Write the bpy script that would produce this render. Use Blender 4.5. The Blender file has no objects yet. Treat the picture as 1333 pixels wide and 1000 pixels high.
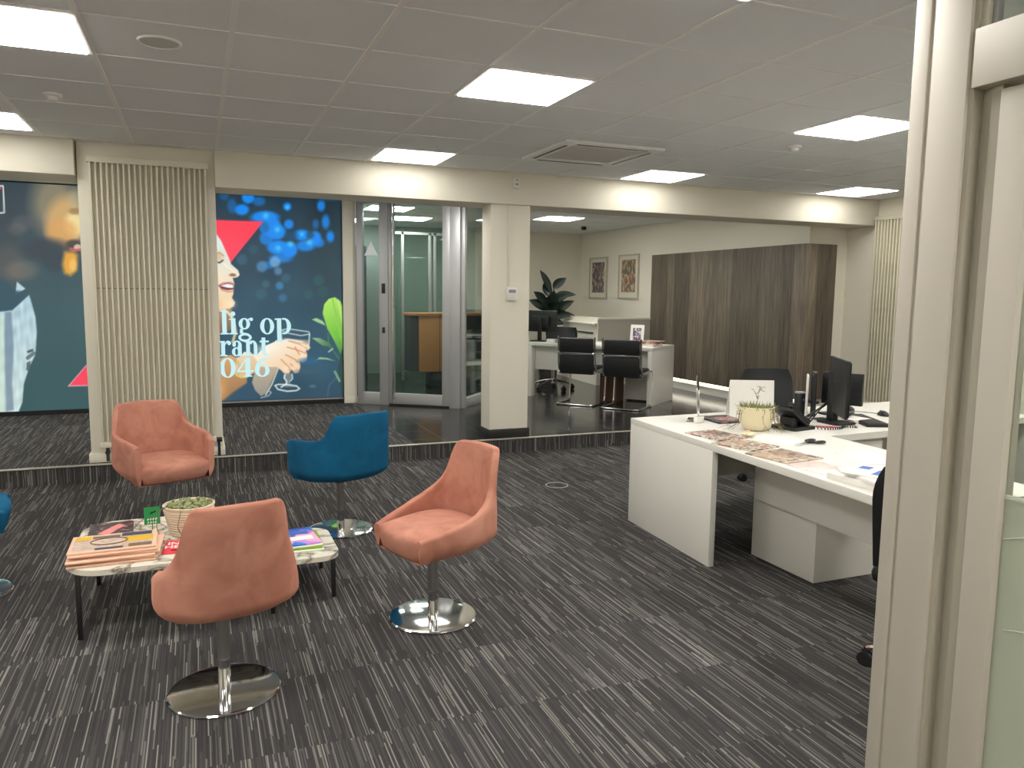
import bpy, bmesh, math, random
import numpy as np
from mathutils import Vector, Matrix
random.seed(7)
PI = math.pi
S = bpy.context.scene
COL = S.collection

# ------------------------------------------------------------------ camera
FPX = 1008.33
CAMH = 1.51
AX = np.array([[0.92710429, -0.37461652, 0.01183638],
               [-0.03228875, -0.11129162, -0.99326311],
               [0.37341006, 0.92047631, -0.11527484]])      # rows: right, down, forward
cd = bpy.data.cameras.new('camera')
cam = bpy.data.objects.new('camera', cd)
COL.objects.link(cam)
r_, d_, f_ = (Vector(AX[i]) for i in range(3))
m3 = Matrix((r_, -d_, -f_)).transposed()
cam.matrix_world = Matrix.Translation((0, 0, CAMH)) @ m3.to_4x4()
cd.sensor_width = 36.0
cd.lens = FPX / 1333 * 36
cd.clip_start = 0.05
S.camera = cam

# ------------------------------------------------------------------ world, exposure, view
w = bpy.data.worlds.new('world')
S.world = w
w.use_nodes = True
w.node_tree.nodes['Background'].inputs[0].default_value = (0.5, 0.52, 0.55, 1)
w.node_tree.nodes['Background'].inputs[1].default_value = 0.05
S.view_settings.view_transform = 'Standard'
S.view_settings.look = 'None'
S.view_settings.exposure = 0.0
S.view_settings.gamma = 1.0
S.view_settings.use_curve_mapping = False
LIGHT = 24.0          # radiance of the ceiling panels
LIGHTCOL = (1.0, 0.982, 0.935)

# pixel helpers used to measure places off the photograph (1333 x 1000)
def ray(px, py):
    return AX.T @ np.array([(px - 666.5) / FPX, (py - 500) / FPX, 1.0])
def at(px, py, z):
    d = ray(px, py); t = (z - CAMH) / d[2]; return Vector((t * d[0], t * d[1], z))
def aty(px, py, Y):
    d = ray(px, py); t = Y / d[1]; return Vector((t * d[0], Y, CAMH + t * d[2]))
def atx(px, py, X):
    d = ray(px, py); t = X / d[0]; return Vector((X, t * d[1], CAMH + t * d[2]))

PL = 0.135            # raised floor
CL = 2.63             # ceiling
BB = 2.34             # underside of beam
DZ = 0.70             # near desk top

# ------------------------------------------------------------------ mesh helpers
def srgb(*c):
    return tuple(((v / 255) / 12.92 if v / 255 <= 0.04045 else ((v / 255 + 0.055) / 1.055) ** 2.4) for v in c[:3]) + (1.0,)

def BM():
    return bmesh.new()

def box(bm, c, s, rz=0.0, bev=0.0, mi=0, rot=None):
    M = Matrix.Translation(c) @ (rot if rot is not None else Matrix.Rotation(rz, 4, 'Z')) @ Matrix.Diagonal((s[0], s[1], s[2], 1))
    r = bmesh.ops.create_cube(bm, size=1.0, matrix=M)
    vs = r['verts']
    fs = set(f for v in vs for f in v.link_faces)
    for f in fs: f.material_index = mi
    if bev > 0:
        es = list(set(e for v in vs for e in v.link_edges))
        rr = bmesh.ops.bevel(bm, geom=es, offset=bev, segments=2, affect='EDGES', profile=0.5)
        for f in rr['faces']: f.material_index = mi
    return bm

def bx(bm, x0, x1, y0, y1, z0, z1, bev=0.0, mi=0):
    return box(bm, ((x0 + x1) / 2, (y0 + y1) / 2, (z0 + z1) / 2), (abs(x1 - x0), abs(y1 - y0), abs(z1 - z0)), 0, bev, mi)

def seg(bm, P, Q, z0, z1, th, bev=0.0, mi=0, off=0.0):
    d = Vector((Q[0] - P[0], Q[1] - P[1])); L = d.length
    a = math.atan2(d.y, d.x); n = Vector((-d.y, d.x)) / L * off
    return box(bm, ((P[0] + Q[0]) / 2 + n.x, (P[1] + Q[1]) / 2 + n.y, (z0 + z1) / 2), (L, th, z1 - z0), a, bev, mi)

def cyl(bm, p0, p1, r0, r1=None, n=20, caps=True, mi=0):
    p0 = Vector(p0); p1 = Vector(p1); r1 = r0 if r1 is None else r1
    d = p1 - p0; q = d.to_track_quat('Z', 'Y').to_matrix().to_4x4()
    M = Matrix.Translation((p0 + p1) / 2) @ q
    r = bmesh.ops.create_cone(bm, cap_ends=caps, segments=n, radius1=r0, radius2=r1, depth=d.length, matrix=M)
    for v in r['verts']:
        for f in v.link_faces: f.material_index = mi
    return bm

def tube(bm, pts, r, n=8, mi=0, taper=None, closed=False):
    pts = [Vector(p) for p in pts]; k = len(pts)
    rings = []
    up = Vector((0, 0, 1))
    prevn = None
    for i, p in enumerate(pts):
        if closed:
            t = (pts[(i + 1) % k] - pts[i - 1]).normalized()
        else:
            t = (pts[min(i + 1, k - 1)] - pts[max(i - 1, 0)]).normalized()
        if prevn is None:
            a = up if abs(t.z) < 0.9 else Vector((1, 0, 0))
            nn = t.cross(a).normalized()
        else:
            nn = (prevn - t * prevn.dot(t)).normalized()
        prevn = nn
        b = t.cross(nn)
        rr = r if taper is None else r * (1 + (taper - 1) * i / (k - 1))
        rings.append([bm.verts.new(p + rr * (math.cos(2 * PI * j / n) * nn + math.sin(2 * PI * j / n) * b)) for j in range(n)])
    m = k if closed else k - 1
    for i in range(m):
        A, B = rings[i], rings[(i + 1) % k]
        for j in range(n):
            f = bm.faces.new((A[j], A[(j + 1) % n], B[(j + 1) % n], B[j])); f.material_index = mi
    if not closed:
        f = bm.faces.new(list(reversed(rings[0]))); f.material_index = mi
        f = bm.faces.new(rings[-1]); f.material_index = mi
    return bm

def smooth_path(pts, n=8):
    P = [Vector(p) for p in pts]; out = []
    for i in range(len(P) - 1):
        p0 = P[max(i - 1, 0)]; p1 = P[i]; p2 = P[i + 1]; p3 = P[min(i + 2, len(P) - 1)]
        for j in range(n):
            t = j / n
            out.append(0.5 * ((2 * p1) + (-p0 + p2) * t + (2 * p0 - 5 * p1 + 4 * p2 - p3) * t * t + (-p0 + 3 * p1 - 3 * p2 + p3) * t ** 3))
    out.append(P[-1]); return out

def fillet_path(pts, r, n=5):
    P = [Vector(p) for p in pts]; out = [P[0]]
    for i in range(1, len(P) - 1):
        a = (P[i - 1] - P[i]); b = (P[i + 1] - P[i])
        rr = min(r, a.length * 0.49, b.length * 0.49)
        A = P[i] + a.normalized() * rr; B = P[i] + b.normalized() * rr
        for j in range(n + 1):
            t = j / n
            out.append((1 - t) ** 2 * A + 2 * t * (1 - t) * P[i] + t * t * B)
    out.append(P[-1]); return out

def lathe(bm, prof, n=32, c=(0, 0, 0), mi=0):
    rings = []
    for (r, z) in prof:
        if r < 1e-5: rings.append([bm.verts.new((c[0], c[1], c[2] + z))])
        else: rings.append([bm.verts.new((c[0] + r * math.cos(2 * PI * j / n), c[1] + r * math.sin(2 * PI * j / n), c[2] + z)) for j in range(n)])
    for A, B in zip(rings, rings[1:]):
        for j in range(n):
            k = (j + 1) % n
            if len(A) == 1 and len(B) == 1: continue
            if len(A) == 1: f = bm.faces.new((A[0], B[k], B[j]))
            elif len(B) == 1: f = bm.faces.new((A[j], A[k], B[0]))
            else: f = bm.faces.new((A[j], A[k], B[k], B[j]))
            f.material_index = mi
    return bm

def prism(bm, poly, z0, z1, bev=0.0, mi=0):
    lo = [bm.verts.new((p[0], p[1], z0)) for p in poly]; hi = [bm.verts.new((p[0], p[1], z1)) for p in poly]
    n = len(poly); fs = []
    fs.append(bm.faces.new(list(reversed(lo)))); fs.append(bm.faces.new(hi))
    for i in range(n): fs.append(bm.faces.new((lo[i], lo[(i + 1) % n], hi[(i + 1) % n], hi[i])))
    for f in fs: f.material_index = mi
    if bev > 0:
        es = [e for e in bm.edges if (e.verts[0] in hi and e.verts[1] in hi) or (e.verts[0] in lo and e.verts[1] in lo)]
        r = bmesh.ops.bevel(bm, geom=es, offset=bev, segments=3, affect='EDGES', profile=0.5)
        for f in r['faces']: f.material_index = mi
    return bm

def quad(bm, pts, mi=0):
    f = bm.faces.new([bm.verts.new(p) for p in pts]); f.material_index = mi; return bm

def roundrect(w, d, r, n=8):
    out = []
    for cx, cy, a0 in ((w / 2 - r, d / 2 - r, 0), (-w / 2 + r, d / 2 - r, 90), (-w / 2 + r, -d / 2 + r, 180), (w / 2 - r, -d / 2 + r, 270)):
        for i in range(n + 1):
            a = math.radians(a0 + 90 * i / n); out.append((cx + r * math.cos(a), cy + r * math.sin(a)))
    return out

def obj(name, bm, mats, parent=None, smooth=40, loc=None, rz=None):
    bmesh.ops.recalc_face_normals(bm, faces=bm.faces[:])
    me = bpy.data.meshes.new(name)
    bm.to_mesh(me); bm.free()
    for m in (mats if isinstance(mats, (list, tuple)) else [mats]): me.materials.append(m)
    if smooth:
        me.polygons.foreach_set('use_smooth', [True] * len(me.polygons))
        me.set_sharp_from_angle(angle=math.radians(smooth))
    o = bpy.data.objects.new(name, me); COL.objects.link(o)
    if parent is not None: o.parent = parent
    if loc is not None: o.location = loc
    if rz is not None: o.rotation_euler = (0, 0, rz)
    return o

def tag(o, label, cat, group=None):
    o['label'] = label; o['category'] = cat
    if group: o['group'] = group
    return o

def thing(name, label, cat, loc=(0, 0, 0), rz=0.0, group=None):
    o = bpy.data.objects.new(name, None); COL.objects.link(o)
    o.empty_display_size = 0.1
    o.location = loc; o.rotation_euler = (0, 0, rz)
    return tag(o, label, cat, group)

def struct(name, bm, mats, parent=None, smooth=30):
    o = obj(name, bm, mats, parent, smooth)
    if parent is None: o['kind'] = 'structure'
    return o

def sthing(name, loc=(0, 0, 0), rz=0):
    o = bpy.data.objects.new(name, None); COL.objects.link(o)
    o.location = loc; o.rotation_euler = (0, 0, rz); o['kind'] = 'structure'
    return o

def dup(root, loc, rz, label, group=None):
    r = root.copy(); COL.objects.link(r); r.location = loc; r.rotation_euler = (0, 0, rz); r['label'] = label
    if group: r['group'] = group
    for ch in list(root.children):
        c = ch.copy(); COL.objects.link(c); c.parent = r
        for g in ch.children:
            d = g.copy(); COL.objects.link(d); d.parent = c
    return r

# ------------------------------------------------------------------ materials
def nodes_of(name):
    m = bpy.data.materials.new(name); m.use_nodes = True
    nt = m.node_tree
    return m, nt, nt.nodes['Principled BSDF']

def N(nt, typ, **kw):
    n = nt.nodes.new(typ)
    for k, v in kw.items():
        if k.startswith('i_'): n.inputs[int(k[2:])].default_value = v
        else: setattr(n, k, v)
    return n

def mathn(nt, op, a, b=None, c=None):
    n = nt.nodes.new('ShaderNodeMath'); n.operation = op
    for i, v in enumerate((a, b, c)):
        if v is None: continue
        if isinstance(v, (int, float)): n.inputs[i].default_value = v
        else: nt.links.new(v, n.inputs[i])
    return n.outputs[0]

def mixc(nt, fac, a, b):
    n = nt.nodes.new('ShaderNodeMix'); n.data_type = 'RGBA'
    for sock, v in ((n.inputs[0], fac), (n.inputs[6], a), (n.inputs[7], b)):
        if isinstance(v, (int, float, tuple)): sock.default_value = v
        else: nt.links.new(v, sock)
    return n.outputs[2]

def pmat(name, col, rough=0.5, metal=0.0, var=0.06, scale=8.0, bump=0.0, bscale=60.0, spec=0.5, coat=0.0, sheen=0.0, trans=0.0):
    m, nt, p = nodes_of(name)
    c = srgb(*col)
    tc = N(nt, 'ShaderNodeTexCoord')
    no = N(nt, 'ShaderNodeTexNoise'); no.inputs['Scale'].default_value = scale; no.inputs['Detail'].default_value = 3
    nt.links.new(tc.outputs['Object'], no.inputs['Vector'])
    f = mathn(nt, 'MULTIPLY_ADD', no.outputs[0], 2 * var, 1 - var)
    mx = N(nt, 'ShaderNodeVectorMath', operation='SCALE'); mx.inputs[0].default_value = c[:3]
    nt.links.new(f, mx.inputs['Scale'])
    nt.links.new(mx.outputs[0], p.inputs['Base Color'])
    p.inputs['Roughness'].default_value = rough; p.inputs['Metallic'].default_value = metal
    p.inputs['Specular IOR Level'].default_value = spec
    p.inputs['Coat Weight'].default_value = coat
    p.inputs['Sheen Weight'].default_value = sheen
    p.inputs['Transmission Weight'].default_value = trans
    if bump > 0:
        n2 = N(nt, 'ShaderNodeTexNoise'); n2.inputs['Scale'].default_value = bscale
        nt.links.new(tc.outputs['Object'], n2.inputs['Vector'])
        b = N(nt, 'ShaderNodeBump'); b.inputs['Strength'].default_value = bump; b.inputs['Distance'].default_value = 0.01
        nt.links.new(n2.outputs[0], b.inputs['Height']); nt.links.new(b.outputs[0], p.inputs['Normal'])
    return m

def emat(name, col, strength):
    m, nt, p = nodes_of(name)
    p.inputs['Base Color'].default_value = (0.8, 0.8, 0.8, 1)
    p.inputs['Emission Color'].default_value = tuple(col[:3]) + (1,)
    p.inputs['Emission Strength'].default_value = strength
    return m

def glassmat(name, tint, refl=1.0, rough=0.0, haze=0.0, hazecol=(0.7, 0.75, 0.7, 1)):
    m = bpy.data.materials.new(name); m.use_nodes = True; nt = m.node_tree
    nt.nodes.clear()
    out = N(nt, 'ShaderNodeOutputMaterial')
    tr = N(nt, 'ShaderNodeBsdfTransparent'); tr.inputs[0].default_value = tint
    gl = N(nt, 'ShaderNodeBsdfGlossy'); gl.inputs['Roughness'].default_value = rough; gl.inputs['Color'].default_value = (1, 1, 1, 1)
    fr = N(nt, 'ShaderNodeFresnel'); fr.inputs[0].default_value = 1.5
    fm = mathn(nt, 'MULTIPLY', fr.outputs[0], refl)
    mx = N(nt, 'ShaderNodeMixShader'); nt.links.new(fm, mx.inputs[0])
    base = tr.outputs[0]
    if haze > 0:
        df = N(nt, 'ShaderNodeBsdfDiffuse'); df.inputs[0].default_value = hazecol
        tl = N(nt, 'ShaderNodeBsdfTranslucent'); tl.inputs[0].default_value = hazecol
        m1 = N(nt, 'ShaderNodeMixShader'); m1.inputs[0].default_value = 0.5
        nt.links.new(df.outputs[0], m1.inputs[1]); nt.links.new(tl.outputs[0], m1.inputs[2])
        m2 = N(nt, 'ShaderNodeMixShader'); m2.inputs[0].default_value = haze
        nt.links.new(tr.outputs[0], m2.inputs[1]); nt.links.new(m1.outputs[0], m2.inputs[2])
        base = m2.outputs[0]
    nt.links.new(base, mx.inputs[1]); nt.links.new(gl.outputs[0], mx.inputs[2])
    nt.links.new(mx.outputs[0], out.inputs[0])
    return m

def carpet_mat():
    m, nt, p = nodes_of('striped_carpet')
    tc = N(nt, 'ShaderNodeTexCoord'); sp = N(nt, 'ShaderNodeSeparateXYZ'); nt.links.new(tc.outputs['Object'], sp.inputs[0])
    X, Y, Z = sp.outputs
    yz = mathn(nt, 'ADD', Y, Z)
    tx = mathn(nt, 'FLOOR', mathn(nt, 'DIVIDE', X, 0.5)); ty = mathn(nt, 'FLOOR', mathn(nt, 'DIVIDE', yz, 0.5))
    col = mathn(nt, 'FLOOR', mathn(nt, 'DIVIDE', X, 0.0045))
    def wn(a, b, c):
        cb = N(nt, 'ShaderNodeCombineXYZ')
        for i, v in enumerate((a, b, c)):
            if isinstance(v, (int, float)): cb.inputs[i].default_value = v
            else: nt.links.new(v, cb.inputs[i])
        k = N(nt, 'ShaderNodeTexWhiteNoise'); k.noise_dimensions = '3D'
        nt.links.new(cb.outputs[0], k.inputs[0]); return k.outputs[0]
    off = wn(col, ty, 3.0)
    v = mathn(nt, 'FLOOR', mathn(nt, 'DIVIDE', mathn(nt, 'ADD', yz, mathn(nt, 'MULTIPLY', off, 5.0)), 0.32))
    r = wn(col, v, ty)
    ramp = N(nt, 'ShaderNodeValToRGB'); nt.links.new(r, ramp.inputs[0])
    el = ramp.color_ramp.elements; ramp.color_ramp.interpolation = 'CONSTANT'
    cols = [(0, (58, 56, 56)), (0.3, (70, 68, 67)), (0.55, (62, 60, 62)), (0.74, (84, 82, 80)), (0.84, (108, 106, 102)), (0.94, (130, 128, 122))]
    el[0].position = 0; el[0].color = srgb(*cols[0][1]); el[1].position = cols[1][0]; el[1].color = srgb(*cols[1][1])
    for pos, c in cols[2:]:
        e = el.new(pos); e.color = srgb(*c)
    tv = mathn(nt, 'MULTIPLY_ADD', wn(tx, ty, 9.0), 0.18, 0.91)
    no = N(nt, 'ShaderNodeTexNoise'); no.inputs['Scale'].default_value = 450; nt.links.new(tc.outputs['Object'], no.inputs['Vector'])
    g = mathn(nt, 'MULTIPLY', tv, mathn(nt, 'MULTIPLY_ADD', no.outputs[0], 0.7, 0.65))
    vm = N(nt, 'ShaderNodeVectorMath', operation='SCALE'); nt.links.new(ramp.outputs[0], vm.inputs[0]); nt.links.new(g, vm.inputs['Scale'])
    nt.links.new(vm.outputs[0], p.inputs['Base Color'])
    p.inputs['Roughness'].default_value = 0.95; p.inputs['Specular IOR Level'].default_value = 0.15
    b = N(nt, 'ShaderNodeBump'); b.inputs['Strength'].default_value = 0.35; b.inputs['Distance'].default_value = 0.004
    nt.links.new(no.outputs[0], b.inputs['Height']); nt.links.new(b.outputs[0], p.inputs['Normal'])
    return m

def tile_mat(name, col, grout, size, gw, rough, var=0.25):
    m, nt, p = nodes_of(name)
    tc = N(nt, 'ShaderNodeTexCoord'); sp = N(nt, 'ShaderNodeSeparateXYZ'); nt.links.new(tc.outputs['Object'], sp.inputs[0])
    X, Y, Z = sp.outputs
    u = mathn(nt, 'DIVIDE', X, size); v = mathn(nt, 'DIVIDE', Y, size)
    fu = mathn(nt, 'FRACT', mathn(nt, 'ADD', u, 100.3)); fv = mathn(nt, 'FRACT', mathn(nt, 'ADD', v, 100.45))
    g = gw / size
    mask = mathn(nt, 'MAXIMUM', mathn(nt, 'LESS_THAN', fu, g), mathn(nt, 'LESS_THAN', fv, g))
    no = N(nt, 'ShaderNodeTexNoise'); no.inputs['Scale'].default_value = 6; no.inputs['Detail'].default_value = 6
    nt.links.new(tc.outputs['Object'], no.inputs['Vector'])
    c = srgb(*col)
    vm = N(nt, 'ShaderNodeVectorMath', operation='SCALE'); vm.inputs[0].default_value = c[:3]
    nt.links.new(mathn(nt, 'MULTIPLY_ADD', no.outputs[0], 2 * var, 1 - var), vm.inputs['Scale'])
    nt.links.new(mixc(nt, mask, vm.outputs[0], srgb(*grout)), p.inputs['Base Color'])
    nt.links.new(mathn(nt, 'MULTIPLY_ADD', mask, 0.4, rough), p.inputs['Roughness'])
    return m

def wood_mat(name, tones, plank, axis='Y', rough=0.55, grain=1.0, off=0.0):
    m, nt, p = nodes_of(name)
    tc = N(nt, 'ShaderNodeTexCoord'); sp = N(nt, 'ShaderNodeSeparateXYZ'); nt.links.new(tc.outputs['Object'], sp.inputs[0])
    U = mathn(nt, 'ADD', sp.outputs[0], sp.outputs[1]) if axis == 'XY' else sp.outputs['XYZ'.index(axis)]
    u = mathn(nt, 'DIVIDE', mathn(nt, 'ADD', U, 50 + off), plank)
    idx = mathn(nt, 'FLOOR', u)
    wn = N(nt, 'ShaderNodeTexWhiteNoise', noise_dimensions='1D'); nt.links.new(idx, wn.inputs['W'])
    cb = N(nt, 'ShaderNodeCombineXYZ')
    nt.links.new(mathn(nt, 'MULTIPLY', U, 22.0), cb.inputs[0]); nt.links.new(mathn(nt, 'MULTIPLY', sp.outputs[2], 1.3), cb.inputs[1]); nt.links.new(mathn(nt, 'MULTIPLY', wn.outputs[0], 30), cb.inputs[2])
    no = N(nt, 'ShaderNodeTexNoise'); no.inputs['Scale'].default_value = 1.6; no.inputs['Detail'].default_value = 7; no.inputs['Roughness'].default_value = 0.65
    nt.links.new(cb.outputs[0], no.inputs['Vector'])
    fac = mathn(nt, 'ADD', mathn(nt, 'MULTIPLY', wn.outputs[0], 0.55), mathn(nt, 'MULTIPLY_ADD', no.outputs[0], 1.1 * grain, -0.3 * grain))
    ramp = N(nt, 'ShaderNodeValToRGB'); nt.links.new(fac, ramp.inputs[0]); el = ramp.color_ramp.elements
    el[0].color = srgb(*tones[0]); el[1].color = srgb(*tones[-1])
    for i, t in enumerate(tones[1:-1]):
        e = el.new((i + 1) / (len(tones) - 1)); e.color = srgb(*t)
    gap = mathn(nt, 'LESS_THAN', mathn(nt, 'FRACT', u), 0.012)
    nt.links.new(mixc(nt, gap, ramp.outputs[0], srgb(35, 30, 26)), p.inputs['Base Color'])
    p.inputs['Roughness'].default_value = rough
    return m

def marble_mat():
    m, nt, p = nodes_of('veined_marble')
    tc = N(nt, 'ShaderNodeTexCoord')
    n1 = N(nt, 'ShaderNodeTexNoise'); n1.inputs['Scale'].default_value = 5; n1.inputs['Detail'].default_value = 8; n1.inputs['Distortion'].default_value = 1.2
    nt.links.new(tc.outputs['Object'], n1.inputs['Vector'])
    v = mathn(nt, 'ABSOLUTE', mathn(nt, 'SUBTRACT', n1.outputs[0], 0.5))
    ramp = N(nt, 'ShaderNodeValToRGB'); nt.links.new(v, ramp.inputs[0]); el = ramp.color_ramp.elements
    el[0].position = 0.0; el[0].color = srgb(120, 112, 100); el[1].position = 0.075; el[1].color = srgb(226, 220, 205)
    e = el.new(0.018); e.color = srgb(176, 168, 152)
    nt.links.new(ramp.outputs[0], p.inputs['Base Color']); p.inputs['Roughness'].default_value = 0.25
    return m

def velvet_mat(name, col, dark, sheen=0.35):
    m, nt, p = nodes_of(name)
    tc = N(nt, 'ShaderNodeTexCoord')
    n1 = N(nt, 'ShaderNodeTexNoise'); n1.inputs['Scale'].default_value = 7; n1.inputs['Detail'].default_value = 5; n1.inputs['Distortion'].default_value = 0.8
    nt.links.new(tc.outputs['Object'], n1.inputs['Vector'])
    f = N(nt, 'ShaderNodeMapRange'); f.inputs[1].default_value = 0.3; f.inputs[2].default_value = 0.7
    nt.links.new(n1.outputs[0], f.inputs[0])
    nt.links.new(mixc(nt, f.outputs[0], srgb(*dark), srgb(*col)), p.inputs['Base Color'])
    p.inputs['Roughness'].default_value = 0.85; p.inputs['Specular IOR Level'].default_value = 0.2
    p.inputs['Sheen Weight'].default_value = sheen; p.inputs['Sheen Roughness'].default_value = 0.4
    p.inputs['Sheen Tint'].default_value = srgb(*col)
    n2 = N(nt, 'ShaderNodeTexNoise'); n2.inputs['Scale'].default_value = 500; nt.links.new(tc.outputs['Object'], n2.inputs['Vector'])
    b = N(nt, 'ShaderNodeBump'); b.inputs['Strength'].default_value = 0.15; b.inputs['Distance'].default_value = 0.002
    nt.links.new(n2.outputs[0], b.inputs['Height']); nt.links.new(b.outputs[0], p.inputs['Normal'])
    return m

def print_mat(name, cols, scale=30, seed=0.0, stretch=(1, 1, 1), rough=0.35):
    m, nt, p = nodes_of(name)
    tc = N(nt, 'ShaderNodeTexCoord')
    mp = N(nt, 'ShaderNodeMapping'); mp.inputs['Location'].default_value = (seed, seed * 1.7, seed * 0.3); mp.inputs['Scale'].default_value = stretch
    nt.links.new(tc.outputs['Object'], mp.inputs[0])
    no = N(nt, 'ShaderNodeTexNoise'); no.inputs['Scale'].default_value = scale * 0.6; nt.links.new(mp.outputs[0], no.inputs['Vector'])
    ad = N(nt, 'ShaderNodeVectorMath', operation='MULTIPLY_ADD'); nt.links.new(no.outputs[1], ad.inputs[0]); ad.inputs[1].default_value = (1.2 / scale,) * 3; nt.links.new(mp.outputs[0], ad.inputs[2])
    vo = N(nt, 'ShaderNodeTexVoronoi'); vo.inputs['Scale'].default_value = scale; nt.links.new(ad.outputs[0], vo.inputs['Vector'])
    sc = N(nt, 'ShaderNodeSeparateColor'); nt.links.new(vo.outputs['Color'], sc.inputs[0])
    ramp = N(nt, 'ShaderNodeValToRGB'); ramp.color_ramp.interpolation = 'CONSTANT'; nt.links.new(sc.outputs[0], ramp.inputs[0])
    el = ramp.color_ramp.elements
    el[0].color = srgb(*cols[0]); el[1].position = 1 / len(cols); el[1].color = srgb(*cols[1])
    for i, c in enumerate(cols[2:]):
        e = el.new((i + 2) / len(cols)); e.color = srgb(*c)
    nt.links.new(ramp.outputs[0], p.inputs['Base Color']); p.inputs['Roughness'].default_value = rough
    return m

M = {}
M['wall'] = pmat('cream_wall_paint', (232, 226, 210), 0.85, var=0.02, scale=2, bump=0.03, bscale=250, spec=0.25)
M['beam'] = pmat('cream_beam_paint', (230, 224, 208), 0.8, var=0.015, scale=2, spec=0.25)
M['ceil'] = pmat('mineral_ceiling_tile', (238, 240, 242), 0.95, var=0.03, scale=1.6, bump=0.05, bscale=300, spec=0.1)
M['tbar'] = pmat('white_ceiling_grid', (244, 243, 240), 0.5, var=0.01)
M['carpet'] = carpet_mat()
M['tile'] = tile_mat('black_floor_tile', (38, 37, 38), (62, 60, 58), 0.45, 0.006, 0.16)
M['alu'] = pmat('brushed_aluminium', (176, 176, 176), 0.42, metal=0.35, var=0.02)
M['glass'] = glassmat('green_tinted_glass', (0.78, 0.85, 0.82, 1), refl=0.5)
M['clearglass'] = glassmat('clear_glass', (0.9, 0.93, 0.9, 1), refl=0.6)
M['frost'] = glassmat('frosted_film_glass', (0.5, 0.55, 0.48, 1), refl=0.5, rough=0.3, haze=0.93, hazecol=srgb(212, 217, 200))
M['etch'] = pmat('etched_line', (205, 210, 195), 0.6)
M['acrylic'] = glassmat('clear_acrylic', (0.88, 0.9, 0.9, 1), refl=1.5)
M['white'] = pmat('white_laminate', (228, 225, 216), 0.42, var=0.012, scale=3)
M['whitegloss'] = pmat('white_gloss_lacquer', (232, 230, 222), 0.2, var=0.01)
M['grey'] = pmat('warm_grey_panel', (188, 184, 170), 0.6, var=0.03)
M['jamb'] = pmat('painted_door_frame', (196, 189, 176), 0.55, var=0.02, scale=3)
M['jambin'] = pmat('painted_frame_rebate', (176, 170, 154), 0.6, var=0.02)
M['rad'] = pmat('cream_radiator_enamel', (220, 213, 192), 0.45, var=0.01)
M['chrome'] = pmat('polished_chrome', (205, 205, 205), 0.07, metal=1.0, var=0.01)
M['steel'] = pmat('satin_steel', (165, 163, 160), 0.28, metal=0.9, var=0.02)
M['darksteel'] = pmat('dark_gunmetal', (84, 80, 78), 0.35, metal=0.8, var=0.02)
M['black'] = pmat('black_plastic', (26, 27, 29), 0.45, var=0.05)
M['leather'] = pmat('black_leather', (15, 17, 19), 0.5, var=0.08, scale=20, bump=0.1, bscale=180)
M['blackmetal'] = pmat('black_powder_coat', (22, 22, 23), 0.5, var=0.03)
M['screen'] = pmat('dark_monitor_glass', (18, 20, 24), 0.15, var=0.02)
M['pink'] = velvet_mat('salmon_velvet', (200, 142, 122), (168, 110, 92))
M['blue'] = velvet_mat('petrol_blue_wool', (16, 92, 128), (12, 78, 112), sheen=0.1)
M['marble'] = marble_mat()
M['wood'] = wood_mat('grey_brown_planks', [(52, 46, 40), (86, 77, 66), (104, 94, 80), (134, 121, 104)], 0.19, 'XY', 0.6, 1.35)
M['oak'] = wood_mat('oak_counter_veneer', [(168, 112, 70), (188, 130, 84), (200, 146, 98)], 0.6, 'X', 0.45, 0.6)
M['brown'] = wood_mat('dark_brown_wood', [(70, 42, 28), (98, 58, 38), (116, 72, 48)], 0.5, 'X', 0.4)
M['kerb'] = pmat('brushed_step_nosing', (196, 190, 176), 0.35, metal=0.6, var=0.03)
M['skirt'] = pmat('black_skirting', (36, 35, 34), 0.4, var=0.05)
M['light'] = emat('lit_diffuser', LIGHTCOL, LIGHT)
M['softlight'] = emat('lit_diffuser_dimmed', LIGHTCOL, 9.0)
M['ledstrip'] = emat('led_strip_glow', (1.0, 0.94, 0.82), 5.0)
M['paper'] = pmat('white_paper', (236, 233, 226), 0.7, var=0.02, scale=20)
M['pinkpaper'] = pmat('salmon_newsprint', (226, 184, 158), 0.8, var=0.05, scale=30)
M['newsgrey'] = print_mat('newspaper_columns', [(206, 182, 166), (190, 166, 152), (214, 190, 172), (182, 160, 146)], 60, 1.0, (1, 3, 1))
M['navy'] = pmat('navy_print', (58, 64, 84), 0.6)
M['yellow'] = pmat('mustard_print', (214, 170, 44), 0.6)
M['brownprint'] = pmat('brown_print', (120, 92, 74), 0.6)
M['green'] = pmat('green_card', (36, 148, 84), 0.5)
M['lime'] = pmat('lime_green_cover', (132, 178, 34), 0.4)
M['red'] = pmat('red_card', (226, 58, 72), 0.45)
M['lettering'] = pmat('white_lettering', (240, 238, 234), 0.6, var=0.0)
M['blackink'] = pmat('black_ink', (30, 30, 30), 0.6)
M['bluecover'] = print_mat('blue_violet_cover', [(60, 130, 214), (110, 104, 214), (200, 140, 220), (52, 90, 190), (232, 170, 206)], 14, 2.0)
M['magdark'] = print_mat('dark_photo_cover', [(62, 58, 60), (46, 44, 48), (150, 96, 96), (66, 60, 58), (70, 74, 96), (80, 66, 62)], 52, 3.0)
M['magred'] = print_mat('red_photo_cover', [(138, 66, 62), (176, 92, 82), (104, 98, 88), (184, 172, 156), (128, 120, 108)], 52, 4.0)
M['magtan'] = print_mat('tan_photo_cover', [(192, 170, 148), (176, 150, 128), (206, 188, 166), (126, 108, 94), (190, 158, 134)], 40, 5.0)
M['magmix'] = print_mat('mixed_photo_cover', [(206, 194, 178), (172, 104, 90), (140, 134, 116), (214, 206, 192), (110, 102, 92)], 52, 6.0)
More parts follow.
